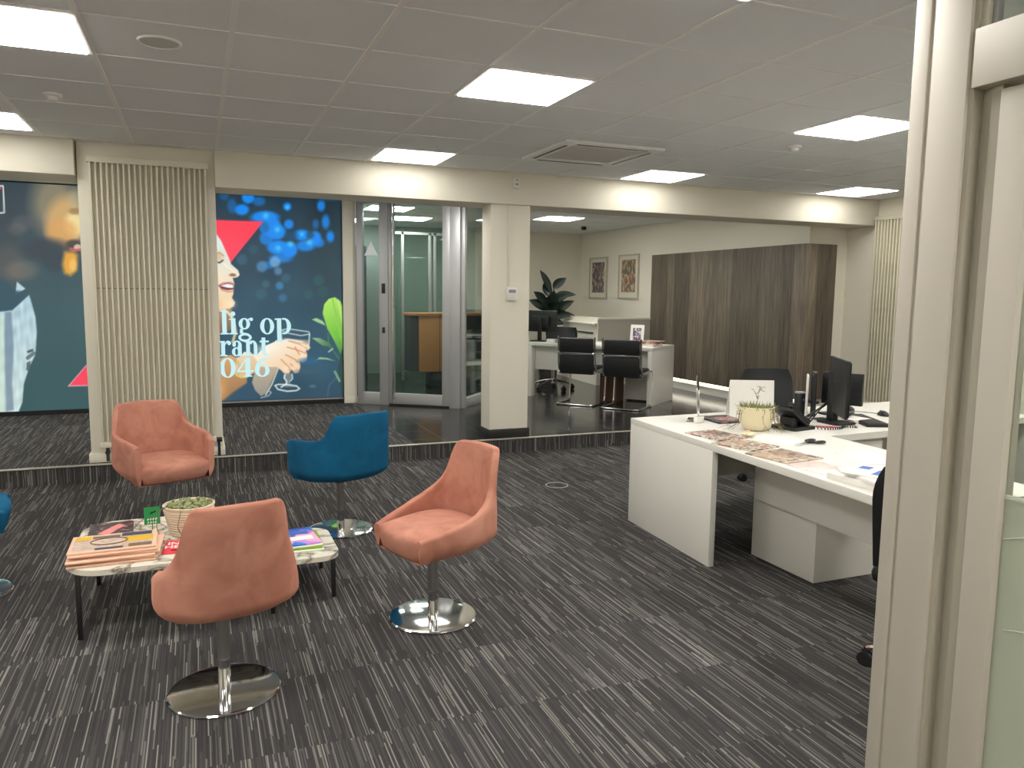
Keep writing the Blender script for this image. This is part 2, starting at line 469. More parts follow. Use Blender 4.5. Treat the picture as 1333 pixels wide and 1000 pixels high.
M['pinkform'] = print_mat('pale_pink_form', [(236, 214, 206), (230, 204, 198), (238, 224, 216)], 20, 7.0, (1, 4, 1))
M['bluelogo'] = pmat('blue_print', (66, 112, 190), 0.5)
M['art1'] = print_mat('abstract_cool_painting', [(84, 82, 98), (112, 106, 122), (132, 100, 84), (92, 76, 70), (186, 168, 146), (74, 76, 84), (146, 120, 100)], 24, 8.0, (1, 1, 0.7))
M['art2'] = print_mat('abstract_warm_painting', [(164, 110, 92), (184, 160, 116), (104, 112, 106), (138, 102, 86), (196, 180, 152), (92, 96, 86), (178, 130, 104)], 24, 11.0, (1, 1, 0.7))
M['photo'] = print_mat('family_photo', [(120, 120, 140), (196, 176, 180), (160, 60, 76), (80, 84, 104), (214, 206, 204)], 38, 9.0)
M['picframe'] = pmat('pale_picture_frame', (188, 180, 160), 0.5)
M['mount'] = pmat('picture_mount', (222, 218, 202), 0.8)
M['soil'] = pmat('dark_soil', (70, 58, 44), 0.95, var=0.3, scale=60)
M['leaf'] = pmat('dark_green_leaf', (24, 38, 29), 0.45, var=0.2, scale=6)
M['stem'] = pmat('olive_stem', (108, 112, 78), 0.6, var=0.15)
M['twig'] = pmat('brown_twig', (112, 100, 72), 0.7, var=0.2)
M['succulent'] = pmat('grey_green_succulent', (132, 138, 92), 0.6, var=0.25, scale=40)
M['pot'] = pmat('cream_ceramic', (232, 220, 184), 0.35, var=0.02)
M['potrib'] = pmat('beige_ceramic', (214, 196, 172), 0.6, var=0.04)
M['darkpot'] = pmat('charcoal_pot', (54, 52, 50), 0.6)
M['metalgrey'] = pmat('grey_plastic', (150, 150, 148), 0.5)
M['darkwall'] = pmat('dark_teal_wall', (176, 188, 182), 0.8, var=0.03)
M['darkdoor'] = pmat('dark_door_leaf', (52, 62, 72), 0.5, var=0.05)
M['ltbox'] = pmat('lightbox_housing', (170, 166, 160), 0.5)

# ------------------------------------------------------------------ setting
# floors
b = BM(); bx(b, -4.0, 7.6, -2.6, 6.80, -0.1, 0.0); struct('floor', b, M['carpet'])
b = BM(); bx(b, -4.0, 1.81, 6.78, 9.9, 0.0, PL); struct('floor_platform', b, M['carpet'])
b = BM(); bx(b, 1.81, 7.6, 6.782, 14.2, 0.0, PL); struct('floor_tiled', b, M['tile'])
b = BM(); bx(b, 1.81, 7.28, 6.774, 6.783, 0.0, PL - 0.004); struct('trim_2', b, M['carpet'])
b = BM(); bx(b, -4.0, 7.28, 6.768, 6.80, PL - 0.006, PL + 0.004, 0.002); struct('trim_1', b, M['kerb'])
# ceiling and its grid
b = BM(); bx(b, -4.0, 7.6, -2.6, 14.2, CL, CL + 0.1); struct('ceiling', b, M['ceil'])
GX0, GY0 = -0.422, 3.736
b = BM()
for k in range(-6, 14):
    x = GX0 + 0.6 * k
    if -4 < x < 7.27: bx(b, x - 0.012, x + 0.012, -2.5, 6.82, CL - 0.004, CL + 0.001)
for k in range(-10, 6):
    y = GY0 + 0.6 * k
    bx(b, -4, 7.27, y - 0.0075, y + 0.0075, CL - 0.003, CL + 0.001)
struct('trim_3', b, M['tbar'])
b = BM()
for k in range(0, 9):
    x = 1.95 + 0.6 * k
    if x < 6.7: bx(b, x - 0.01, x + 0.01, 7.26, 13.1, CL - 0.003, CL + 0.001)
for k in range(0, 10):
    y = 7.85 + 0.6 * k
    if y < 13.1: bx(b, -4, 6.7, y - 0.0075, y + 0.0075, CL - 0.003, CL + 0.001)
struct('trim_4', b, M['tbar'])
# walls
b = BM(); bx(b, -4.1, -4.0, -2.6, 9.9, 0, CL); struct('wall_left', b, M['wall'])
b = BM(); bx(b, -4.1, 7.6, -2.7, -2.6, 0, CL); struct('wall_behind', b, M['wall'])
b = BM(); bx(b, 7.28, 7.6, -2.6, 7.26, 0, CL); struct('wall_right', b, M['wall'])
b = BM(); bx(b, 6.70, 7.6, 7.26, 7.4, PL, CL); struct('wall_return', b, M['wall'])
b = BM(); bx(b, 6.70, 6.9, 7.4, 13.2, PL, CL); struct('wall_picture', b, M['wall'])
b = BM(); bx(b, -4.0, 1.70, 9.76, 9.9, PL, CL); bx(b, 1.665, 1.82, 9.64, 9.77, PL, CL); struct('wall_back', b, M['wall'])
b = BM(); bx(b, 4.6, 6.9, 13.14, 13.3, PL, CL); struct('wall_far', b, M['wall'])
b = BM(); bx(b, 1.70, 4.6, 13.14, 13.3, PL, CL); bx(b, 1.60, 1.70, 9.9, 13.3, PL, CL); struct('wall_vestibule', b, M['darkwall'])
# beam and columns
b = BM(); bx(b, 0.165, 7.28, 6.82, 7.26, BB, CL, 0.004); bx(b, -4.0, -0.83, 6.80, 7.26, 2.365, CL, 0.004); struct('trim_5', b, M['beam'])
b = BM(); bx(b, -0.82, 0.165, 6.87, 7.40, PL, CL, 0.004); struct('wall_column', b, M['wall'])
b = BM(); bx(b, -0.835, 0.18, 6.855, 7.41, PL, PL + 0.07, 0.003); struct('baseboard_column', b, M['wall'])
b = BM(); bx(b, 2.55, 2.945, 6.85, 7.09, PL, BB, 0.004); struct('wall_pillar', b, M['wall'])
b = BM(); bx(b, 2.535, 2.96, 6.83, 7.11, PL, PL + 0.085, 0.003); struct('baseboard_pillar', b, M['skirt'])
b = BM(); bx(b, 1.665, 1.83, 9.63, 9.645, PL, PL + 0.08, 0.002); struct('baseboard_back', b, M['wall'])
# low half wall in the far corner
b = BM()
bx(b, 5.645, 6.70, 10.45, 10.57, PL, 1.14)
struct('wall_low', b, M['grey'])
b = BM(); prism(b, [(5.655, 10.571), (5.77, 10.571), (5.98, 13.14), (5.86, 13.14)], PL, 1.14)
struct('wall_low_side', b, M['grey'])
b = BM()
prism(b, [(5.63, 10.435), (6.70, 10.435), (6.70, 10.585), (5.785, 10.585), (5.995, 13.14), (5.845, 13.14)], 1.14, 1.165)
seg(b, (5.637, 10.46), (5.848, 13.1), PL, 1.14, 0.012)
seg(b, (5.61, 10.46), (5.82, 13.1), 1.06, 1.085, 0.05)
struct('trim_6', b, M['wall'])
b = BM(); tube(b, [(5.60, 10.55, 0.93), (5.76, 12.6, 0.93)], 0.014)
for t in (0.1, 0.9): cyl(b, (5.60 + 0.16 * t, 10.55 + 2.05 * t, 0.93), (5.66 + 0.16 * t, 10.55 + 2.05 * t, 0.93), 0.008)
tag(obj('handrail', b, M['darksteel']), 'thin dark handrail fixed along the low half wall', 'handrail')
# plinth and wood cladding with its light strip
b = BM(); bx(b, 6.63, 6.70, 7.26, 10.45, PL, 0.24); struct('baseboard_picture', b, M['white'])
wp = thing('wood_panel', 'large grey-brown plank wall panel floating above a lit white plinth', 'wall panel', (6.56, 8.9, 0.27))
b = BM(); bx(b, 6.56, 6.68, 7.18, 10.46, 0.30, 2.135, 0.003)
for v in b.verts: v.co -= Vector((6.56, 8.9, 0.27))
obj('cladding', b, M['wood'], wp)
b = BM(); bx(b, 6.565, 7.03, 7.16, 7.255, 0.30, 2.135, 0.003)
for v in b.verts: v.co -= Vector((6.56, 8.9, 0.27))
obj('end_panel', b, M['wood'], wp)
b = BM(); bx(b, 6.62, 6.66, 7.3, 10.4, 0.285, 0.298)
for v in b.verts: v.co -= Vector((6.56, 8.9, 0.27))
obj('light_strip', b, M['ledstrip'], wp)

# ------------------------------------------------------------------ ceiling lights
protos = {}
def light_panel(x, y, label, group='square ceiling light panels', mat='light'):
    if mat not in protos:
        t = thing('ceiling_light', label, 'ceiling light', (x, y, CL), 0, group)
        b = BM()
        prof = [(0.298, -0.0005), (0.298, -0.009), (0.278, -0.009), (0.278, -0.0005)]
        rings = [[b.verts.new((sx * r, sy * r, z)) for sx, sy in ((1, 1), (-1, 1), (-1, -1), (1, -1))] for r, z in prof]
        for A, B in zip(rings, rings[1:] + rings[:1]):
            for j in range(4): b.faces.new((A[j], A[(j + 1) % 4], B[(j + 1) % 4], B[j]))
        obj('frame', b, M['tbar'], t, 0)
        b = BM(); bx(b, -0.277, 0.277, -0.277, 0.277, -0.014, -0.001); obj('diffuser', b, M[mat], t, 0)
        protos[mat] = t; return t
    return dup(protos[mat], (x, y, CL), 0, label, group)
c = lambda k: GX0 + 0.6 * k + 0.3
light_panel(c(3), GY0 + 0.3, 'large square ceiling light panel nearest the top centre of the room')
light_panel(c(3), GY0 + 2.64, 'ceiling light panel against the beam in front of the glass door', mat='softlight')
light_panel(c(7), GY0 + 0.3, 'ceiling light panel right of the air vent, close to the door frame')
light_panel(c(7), GY0 + 2.64, 'ceiling light panel beside the air vent against the beam', mat='softlight')
light_panel(c(11), GY0 + 2.64, 'ceiling light panel at the far right end of the beam', mat='softlight')
light_panel(c(-1), GY0 + 0.3, 'big bright ceiling light panel at the upper left corner')
light_panel(c(-2), GY0 + 2.5, 'small ceiling light panel in front of the left poster', mat='softlight')
light_panel(4.98, 10.52, 'ceiling light panel beyond the beam above the far desk')
light_panel(2.4, 10.35, 'first ceiling light panel seen through the glass door')
light_panel(3.0, 11.6, 'second, farther ceiling light panel seen through the glass door')
light_panel(2.1, 12.3, 'ceiling light panel seen through the narrow glass sidelight')
light_panel(c(3), 2.236, 'ceiling light panel cut by the top edge of the photo, right of its centre')
for x, y in ((c(7), 2.236), (c(11), 2.236), (c(11), 4.036), (c(-1), 2.236), (-3.3, 2.236), (-3.3, 4.036), (c(3), -0.164), (c(7), -0.164), (c(11), -0.164), (c(-1), -0.164), (-3.3, -0.164), (c(-1), -1.9), (c(3), -1.9), (c(7), -1.9), (5.0, 8.3), (2.3, 8.0), (-0.3, 8.4), (-2.6, 8.4)):  # unseen panels added to lift the general light in room and platform
    light_panel(x, y, 'unseen ceiling light panel added to brighten the room')

# ------------------------------------------------------------------ ceiling fittings
ac = thing('air_conditioner', 'square white air conditioning cassette set in the ceiling', 'air conditioner', (2.93, 5.62, CL))
b = BM()
for s in (-1, 1):
    bx(b, s * 0.365 - 0.055, s * 0.365 + 0.055, -0.42, 0.42, -0.022, -0.001, 0.004)
    bx(b, -0.31, 0.31, s * 0.365 - 0.055, s * 0.365 + 0.055, -0.022, -0.001, 0.004)
obj('casing', b, M['tbar'], ac)
b = BM()
bx(b, -0.30, 0.30, -0.30, 0.30, -0.012, -0.001)
obj('grille', b, pmat('return_air_grille', (212, 211, 207), 0.7, var=0.05, scale=200), ac)
b = BM()
for s in (-1, 1):
    bx(b, s * 0.36 - 0.012, s * 0.36 + 0.012, -0.30, 0.30, -0.0245, -0.0215); bx(b, -0.30, 0.30, s * 0.36 - 0.012, s * 0.36 + 0.012, -0.0245, -0.0215)
obj('louvre', b, M['darksteel'], ac)
sp = thing('ceiling_speaker', 'round flush ceiling speaker in the grey tiles at upper left', 'speaker', (-0.12, 4.005, CL))
b = BM(); lathe(b, [(0, -0.008), (0.075, -0.008), (0.083, -0.007)], 28); obj('grille', b, pmat('speaker_mesh', (214, 210, 204), 0.8, var=0.1, scale=300), sp)
b = BM(); lathe(b, [(0.083, -0.007), (0.086, -0.010), (0.092, -0.008), (0.095, -0.0005)], 28); obj('rim', b, M['tbar'], sp)
def detector(x, y, label):
    t = thing('smoke_detector', label, 'smoke detector', (x, y, CL), 0, 'ceiling smoke detectors')
    b = BM(); lathe(b, [(0.048, -0.0005), (0.05, -0.012), (0.04, -0.016), (0, -0.016)], 24); obj('base', b, M['tbar'], t)
    b = BM(); lathe(b, [(0.03, -0.016), (0.03, -0.032), (0.022, -0.040), (0, -0.041)], 24); obj('sensor_head', b, M['whitegloss'], t)
detector(-0.738, 5.306, 'small smoke detector on the ceiling below the big left light panel')
detector(4.16, 4.711, 'small smoke detector on the ceiling beside the right light panel')
t = thing('smoke_detector', 'dark small detector under the ceiling above the hanging pictures', 'smoke detector', (5.95, 11.6, CL))
b = BM(); lathe(b, [(0.03, -0.0005), (0.045, -0.02), (0.04, -0.05), (0, -0.06)], 20); obj('sensor_head', b, M['black'], t)
t = thing('motion_sensor', 'white box shaped sensor mounted high on the beam above the pillar', 'sensor', (2.777, 6.82, 2.54))
b = BM(); bx(b, -0.03, 0.03, -0.04, -0.001, -0.055, 0.055, 0.006); obj('housing', b, M['whitegloss'], t)
b = BM(); bx(b, -0.012, 0.012, -0.0425, -0.0395, -0.03, -0.012); obj('indicator', b, M['metalgrey'], t); b = BM(); bx(b, -0.01, 0.01, -0.0425, -0.0395, 0.012, 0.022); obj('lens', b, M['metalgrey'], t)
b = BM(); bx(b, 2.715, 2.737, 6.838, 6.85, 1.56, BB, 0.003); tag(obj('cable_conduit', b, M['beam']), 'slim cream cable duct running down the pillar to the control box', 'cable duct')
t = thing('thermostat', 'white wall control box on the cream pillar below a cable duct', 'thermostat', (2.757, 6.85, 1.51))
b = BM(); bx(b, -0.055, 0.055, -0.035, -0.001, -0.06, 0.06, 0.006); obj('housing', b, M['whitegloss'], t)
b = BM(); bx(b, -0.035, 0.035, -0.037, -0.0345, 0.012, 0.042); obj('display', b, M['metalgrey'], t)

# ------------------------------------------------------------------ radiators
def radiator(loc, rz, W, H, label, n):
    t = thing('radiator', label, 'radiator', loc, rz)
    b = BM(); bx(b, -W / 2 - 0.012, W / 2 + 0.012, -0.075, -0.02, H - 0.05, H, 0.005); obj('top_header', b, M['rad'], t)
    b = BM(); bx(b, -W / 2 - 0.012, W / 2 + 0.012, -0.075, -0.02, 0, 0.045, 0.005); obj('bottom_header', b, M['rad'], t)
    b = BM(); bx(b, -W / 2, W / 2, -0.035, -0.025, 0.045, H - 0.05); obj('back_plate', b, M['rad'], t)
    for i in range(n):
        x = -W / 2 + 0.012 + (W - 0.024) * i / (n - 1)
        b = BM(); bx(b, x - 0.008, x + 0.008, -0.073, -0.034, 0.045, H - 0.05, 0.004); obj('fin', b, M['rad'], t)
    b = BM(); bx(b, -W / 2, W / 2, -0.036, -0.033, H * 0.555, H * 0.557 + 0.003); obj('weld_line', b, M['metalgrey'], t)
    for s in (-1, 1):
        b = BM(); bx(b, s * W * 0.3 - 0.02, s * W * 0.3 + 0.02, -0.03, -0.001, H - 0.1, H - 0.06); obj('bracket', b, M['rad'], t)
        b = BM(); bx(b, s * W * 0.3 - 0.02, s * W * 0.3 + 0.02, -0.03, -0.001, 0.06, 0.1); obj('bracket', b, M['rad'], t)
    b = BM()
    cyl(b, (-W / 2 + 0.04, -0.045, 0.0), (-W / 2 + 0.04, -0.045, -0.11), 0.012); cyl(b, (-W / 2 + 0.04, -0.06, -0.04), (-W / 2 + 0.04, -0.02, -0.04), 0.018)
    obj('valve', b, M['darksteel'], t)
    b = BM(); cyl(b, (W / 2 + 0.012, -0.045, 0.015), (W / 2 + 0.055, -0.045, 0.015), 0.02); cyl(b, (W / 2 + 0.03, -0.045, 0.01), (W / 2 + 0.03, -0.045, -0.12), 0.011)
    obj('thermostat_knob', b, M['black'], t)
    return t
radiator((-0.318, 6.87, 0.26), 0, 0.84, 2.26, 'tall cream ribbed radiator on the wide column between two posters', 22)
radiator((7.28, 5.95, 0.27), -PI / 2, 1.7, 2.17, 'tall cream ribbed radiator on the right wall beyond the door frame', 40)

# ------------------------------------------------------------------ backlit posters (printed picture painted per vertex)
def lin(c):
    c = np.asarray(c, float) / 255
    return np.where(c <= 0.04045, c / 12.92, ((c + 0.055) / 1.055) ** 2.4)

class Painter:
    def __init__(s, x0, x1, z0, z1, Y, step=0.008):
        s.nx = int((x1 - x0) / step) + 1; s.nz = int((z1 - z0) / step) + 1
        X, Z = np.meshgrid(np.linspace(x0, x1, s.nx), np.linspace(z0, z1, s.nz))
        P = np.stack([X.ravel(), np.full(X.size, Y), Z.ravel() - CAMH], 1)
        q = P @ AX.T
        s.u = 666.5 + FPX * q[:, 0] / q[:, 2]; s.v = 500 + FPX * q[:, 1] / q[:, 2]
        s.X, s.Z = X.ravel(), Z.ravel()
        s.c = np.zeros((X.size, 3))
    def mix(s, a, col):
        a = np.clip(a, 0, 1)[:, None]; s.c = s.c * (1 - a) + np.asarray(col, float) * a
    def vgrad(s, stops):
        vs = [p[0] for p in stops]
        for i in range(3): s.c[:, i] = np.interp(s.v, vs, [p[1][i] for p in stops])
    def blob(s, x, y, rx, ry, col, a=1.0, pw=2):
        d = ((s.u - x) / rx) ** 2 + ((s.v - y) / ry) ** 2
        s.mix(a * np.exp(-d ** (pw / 2)), col)
    def ell(s, x, y, rx, ry, col, a=1.0, soft=1.0, ang=0):
        ca, sa = math.cos(ang), math.sin(ang); du = s.u - x; dv = s.v - y
        d = np.sqrt(((du * ca + dv * sa) / rx) ** 2 + ((-du * sa + dv * ca) / ry) ** 2)
        s.mix(a * np.clip((1 - d) * min(rx, ry) / soft + 0.5, 0, 1), col)
    def dist_poly(s, P):
        P = np.asarray(P, float); n = len(P)
        ins = np.zeros(s.u.size, bool); dm = np.full(s.u.size, 1e9)
        for i in range(n):
            a, b = P[i], P[(i + 1) % n]
            cond = ((a[1] > s.v) != (b[1] > s.v))
            xi = (b[0] - a[0]) * (s.v - a[1]) / ((b[1] - a[1]) if b[1] != a[1] else 1e-9) + a[0]
            ins ^= cond & (s.u < xi)
            e = b - a; L = e @ e + 1e-9
            t = np.clip(((s.u - a[0]) * e[0] + (s.v - a[1]) * e[1]) / L, 0, 1)
            dm = np.minimum(dm, np.hypot(s.u - a[0] - t * e[0], s.v - a[1] - t * e[1]))
        return np.where(ins, dm, -dm)
    def poly(s, P, col, a=1.0, soft=1.2):
        s.mix(a * np.clip(s.dist_poly(P) / soft + 0.5, 0, 1), col)
    def polyg(s, P, c0, c1, d, soft=1.2, a=1.0):
        # polygon with a colour run from c0 to c1 along direction d=(x0,y0,x1,y1)
        dx, dy = d[2] - d[0], d[3] - d[1]; t = np.clip(((s.u - d[0]) * dx + (s.v - d[1]) * dy) / (dx * dx + dy * dy), 0, 1)[:, None]
        col = np.asarray(c0, float) * (1 - t) + np.asarray(c1, float) * t
        m = (a * np.clip(s.dist_poly(P) / soft + 0.5, 0, 1))[:, None]
        s.c = s.c * (1 - m) + col * m
    def line(s, P, w, col, a=1.0):
        dm = np.full(s.u.size, 1e9)
        for p, q in zip(P, P[1:]):
            p = np.array(p, float); q = np.array(q, float); e = q - p; L = e @ e + 1e-9
            t = np.clip(((s.u - p[0]) * e[0] + (s.v - p[1]) * e[1]) / L, 0, 1)
            dm = np.minimum(dm, np.hypot(s.u - p[0] - t * e[0], s.v - p[1] - t * e[1]))
        s.mix(a * np.clip((w / 2 - dm) + 0.5, 0, 1), col)
    def noise(s, amp, seed, sx=3.0, sy=3.0):
        rng = np.random.RandomState(seed); acc = np.zeros(s.u.size)
        for k in range(6):
            f = rng.uniform(0.5, 1.6); a = rng.uniform(0, 6.28); acc += np.sin((s.u * math.cos(a) / sx + s.v * math.sin(a) / sy) * f + rng.uniform(0, 6))
        return amp * acc / 6
    def mesh(s, name, Y, mat, parent):
        verts = np.stack([s.X, np.full(s.X.size, Y), s.Z], 1) - np.array(parent.location)
        i = np.arange(s.nx * s.nz).reshape(s.nz, s.nx)
        f = np.stack([i[:-1, :-1], i[:-1, 1:], i[1:, 1:], i[1:, :-1]], -1).reshape(-1, 4)
        me = bpy.data.meshes.new(name); me.from_pydata(verts.tolist(), [], f.tolist())
        at_ = me.color_attributes.new('print', 'FLOAT_COLOR', 'POINT')
        rgba = np.ones((s.X.size, 4), np.float32); rgba[:, :3] = lin(np.clip(s.c, 0, 255))
        at_.data.foreach_set('color', rgba.ravel())
        me.materials.append(mat)
        o = bpy.data.objects.new(name, me); COL.objects.link(o); o.parent = parent
        return o

def poster_mat():
    m, nt, p = nodes_of('backlit_print')
    a = N(nt, 'ShaderNodeAttribute', attribute_name='print')
    p.inputs['Base Color'].default_value = (0.05, 0.05, 0.05, 1)
    p.inputs['Roughness'].default_value = 0.6; p.inputs['Specular IOR Level'].default_value = 0.1
    nt.links.new(a.outputs['Color'], p.inputs['Emission Color']); p.inputs['Emission Strength'].default_value = 0.95
    return m
M['poster'] = poster_mat()
M['litlet'] = emat('backlit_lettering', srgb(200, 240, 243), 0.97)
M['litlet'].node_tree.nodes['Principled BSDF'].inputs['Base Color'].default_value = (0.05, 0.05, 0.05, 1)
M['litlet'].node_tree.nodes['Principled BSDF'].inputs['Specular IOR Level'].default_value = 0.1
M['litred'] = emat('backlit_red', srgb(250, 62, 86), 0.95)
PY = 9.69
# right poster ------------------------------------------------------
lb = thing('lightbox_poster', 'backlit poster of a laughing woman holding a glass, right of the ribbed radiator', 'poster', (0.84, PY, PL))
p = Painter(0.02, 1.655, PL + 0.07, 2.615, PY)
p.vgrad([(240, (26, 52, 68)), (330, (34, 66, 84)), (420, (40, 82, 104)), (480, (38, 84, 106)), (525, (34, 72, 92))])
p.c += p.noise(7, 3, 9, 9)[:, None]
p.blob(420, 275, 22, 40, (28, 42, 50), 0.8)
p.blob(425, 350, 25, 60, (38, 62, 68), 0.6)
# blue bokeh
for x, y, rx, ry, a in ((323, 257, 8, 8, .9), (315, 273, 9, 7, .9), (337, 262, 8, 6, .5), (345, 283, 18, 8, .9), (352, 295, 14, 12, .95), (360, 302, 12, 10, .9), (347, 310, 9, 9, .7), (362, 322, 14, 9, .95), (377, 325, 10, 10, .9), (366, 336, 14, 6, .7), (374, 269, 5, 5, .95), (376, 292, 6, 6, .85), (393, 306, 10, 7, .95), (398, 320, 12, 7, .8), (410, 310, 8, 9, .9), (415, 316, 7, 6, .7), (418, 268, 5, 7, .8), (424, 289, 5, 9, .75), (430, 308, 5, 7, .85), (411, 292, 4, 6, .5), (302, 268, 6, 9, .4), (292, 255, 6, 6, .3), (430, 258, 12, 3, .5), (350, 345, 8, 5, .5)):
    p.ell(x, y, rx, ry, (4, 138, 242), min(1, a * 1.12), 4)
for x, y, r in ((346, 281, 4), (361, 299, 4), (393, 305, 3), (362, 323, 4), (378, 318, 4), (403, 316, 4), (374, 270, 2.5)): p.blob(x, y, r, r, (96, 206, 250), .8)
p.ell(404, 306, 5, 5, (30, 78, 108), .8, 4); p.ell(345, 296, 5, 7, (24, 92, 140), .6, 4); p.ell(379, 307, 8, 6, (22, 76, 116), .8, 5)
for x, y, r, col, a in ((341, 347, 7, (84, 140, 186), .8), (358, 341, 7, (120, 172, 216), .8), (362, 353, 5, (98, 140, 186), .75), (364, 372, 5, (60, 136, 186), .8), (368, 388, 5, (62, 124, 166), .7), (346, 370, 5, (62, 112, 124), .6), (372, 362, 6, (56, 106, 120), .6), (315, 338, 7, (64, 112, 138), .5), (340, 383, 7, (56, 112, 136), .4), (330, 325, 6, (52, 96, 122), .5), (415, 365, 7, (44, 96, 100), .6), (402, 384, 6, (44, 100, 100), .5), (420, 380, 7, (40, 92, 96), .5)): p.ell(x, y, r, r, col, a, 4)
# hair, neck, necklace
p.poly([(270, 290), (284, 300), (290, 420), (270, 460)], (60, 46, 40), .7, 3)
p.polyg([(276, 388), (300, 398), (306, 420), (300, 430), (276, 440)], (196, 150, 110), (120, 98, 84), (285, 395, 290, 435), 2)
p.line([(284, 402), (296, 406), (304, 416), (307, 432), (303, 445)], 3.5, (214, 200, 150), .9)
p.line([(291, 402), (300, 410), (305, 422)], 2, (245, 240, 216), .8)
# red logo triangle
p.poly([(278, 286.5), (342.5, 288.6), (299, 343.5), (278, 306)], (255, 66, 92), 1.0, 1.0)
p.poly([(278, 286.5), (342.5, 288.6), (320, 316), (278, 306)], (255, 58, 78), .5, 6)
# face profile
face = [(276, 302), (282, 305), (288, 314), (297, 334), (301, 344), (310, 352), (312, 358), (309, 361), (303, 362), (305, 369), (304, 376), (304, 382), (302, 388), (306, 394), (304, 399), (298, 402), (288, 403), (276, 400)]
p.polyg(face, (226, 240, 236), (252, 216, 168), (284, 320, 292, 402), 1.4)
p.blob(284, 334, 7, 7, (214, 170, 120), .7); p.line([(280, 341), (286, 342), (290, 339)], 2.2, (70, 60, 66), .9); p.line([(278, 331), (286, 329), (291, 333)], 1.6, (190, 140, 90), .8)
p.ell(303, 358, 4.5, 2.0, (150, 76, 54), .85, 1.5)
p.line([(292, 344), (303, 352), (310, 358)], 3, (255, 244, 222), .6)
p.blob(286, 360, 7, 9, (255, 232, 206), .7)
p.poly([(284, 372), (296, 368), (304, 370), (304, 377), (296, 378), (288, 376)], (122, 56, 60), 1, 1)
p.poly([(287, 372), (296, 369.5), (303.5, 371), (303.5, 375), (296, 374.5)], (250, 250, 250), 1, .8)
p.line([(284, 372), (290, 368.5), (300, 367.5), (305, 370)], 1.6, (214, 120, 110), .8)
p.line([(288, 377), (296, 380), (303, 379.5)], 2, (214, 120, 110), .7)
p.blob(300, 396, 6, 5, (255, 236, 206), .8); p.blob(281, 396, 5, 7, (222, 160, 96), .7)
# clothing and arms
p.polyg([(276, 470), (300, 462), (318, 470), (322, 500), (306, 512), (290, 526), (276, 528)], (216, 166, 110), (150, 110, 74), (284, 470, 300, 525), 2)
p.blob(286, 508, 8, 14, (236, 166, 84), .8)
p.poly([(276, 515), (290, 522), (304, 510), (322, 498), (340, 498), (334, 524), (276, 527)], (40, 78, 102), .85, 3)
p.polyg([(334, 474), (362, 478), (352, 500), (346, 512), (340, 516), (332, 508), (328, 498)], (196, 176, 150), (150, 146, 136), (340, 478, 345, 515), 1.5)
p.line([(362, 480), (354, 500), (346, 514)], 2, (236, 226, 200), .8)
# hand
hand = [(308, 470), (318, 458), (334, 462), (346, 450), (362, 443), (376, 441), (392, 444), (402, 448), (404, 453), (401, 456), (398, 456), (400, 462), (399, 470), (394, 472), (390, 470), (391, 478), (389, 485), (384, 486), (379, 481), (376, 487), (372, 488), (366, 482), (360, 478), (346, 478), (330, 476)]
p.polyg(hand, (255, 246, 226), (246, 206, 166), (350, 446, 370, 486), 1.3)
p.polyg([(308, 466), (326, 458), (340, 478), (322, 492), (306, 488)], (240, 214, 180), (224, 186, 140), (316, 462, 320, 490), 1.5)
for P in ([(376, 444), (390, 448), (400, 454)], [(374, 452), (388, 456), (398, 460)], [(372, 462), (384, 468), (388, 472)], [(366, 468), (376, 478), (378, 484)], [(390, 462), (384, 452)], [(378, 474), (386, 480)]): p.line(P, 1.6, (206, 132, 90), .75)
for x, y in ((396, 449), (394, 464), (384, 478), (372, 480), (360, 452)): p.blob(x, y, 4, 4, (255, 240, 214), .6)
p.line([(308, 488), (314, 491), (322, 490)], 3, (226, 206, 110), .9); p.line([(309, 470), (313, 480), (310, 488)], 3, (206, 190, 120), .8)
p.blob(345, 455, 12, 6, (255, 252, 240), .7)
# wine glass
p.line([(366, 430), (376, 434), (392, 437), (403, 435), (402, 432), (388, 430), (374, 428), (366, 430)], 1.5, (206, 216, 214), .9)
p.line([(366, 431), (367, 443)], 1.5, (200, 212, 208), .8); p.line([(403, 435), (402, 448)], 1.8, (214, 224, 220), .9)
p.poly([(367, 440), (402, 443), (400, 450), (390, 446), (372, 443)], (206, 176, 146), .7, 2)
p.line([(372, 442), (382, 443), (394, 445)], 1.6, (250, 244, 230), .8)
p.poly([(370, 486), (382, 486), (381, 494), (376, 497), (380, 502), (388, 504), (372, 504), (368, 501), (373, 497), (369, 492)], (130, 144, 142), .8, 1.2)
p.line([(371, 488), (370, 492), (373, 496), (373, 500), (366, 504)], 1.8, (240, 244, 240), .9); p.line([(380, 488), (381, 493), (377, 497)], 1.4, (232, 236, 232), .8)
p.line([(358, 502), (362, 507), (374, 509.5), (386, 508.5), (390, 506), (386, 502.5), (376, 501), (362, 500.5), (358, 502)], 1.8, (226, 236, 232), .9)
p.line([(340, 518), (350, 515), (353, 511), (350, 509)], 1.6, (196, 206, 206), .7)
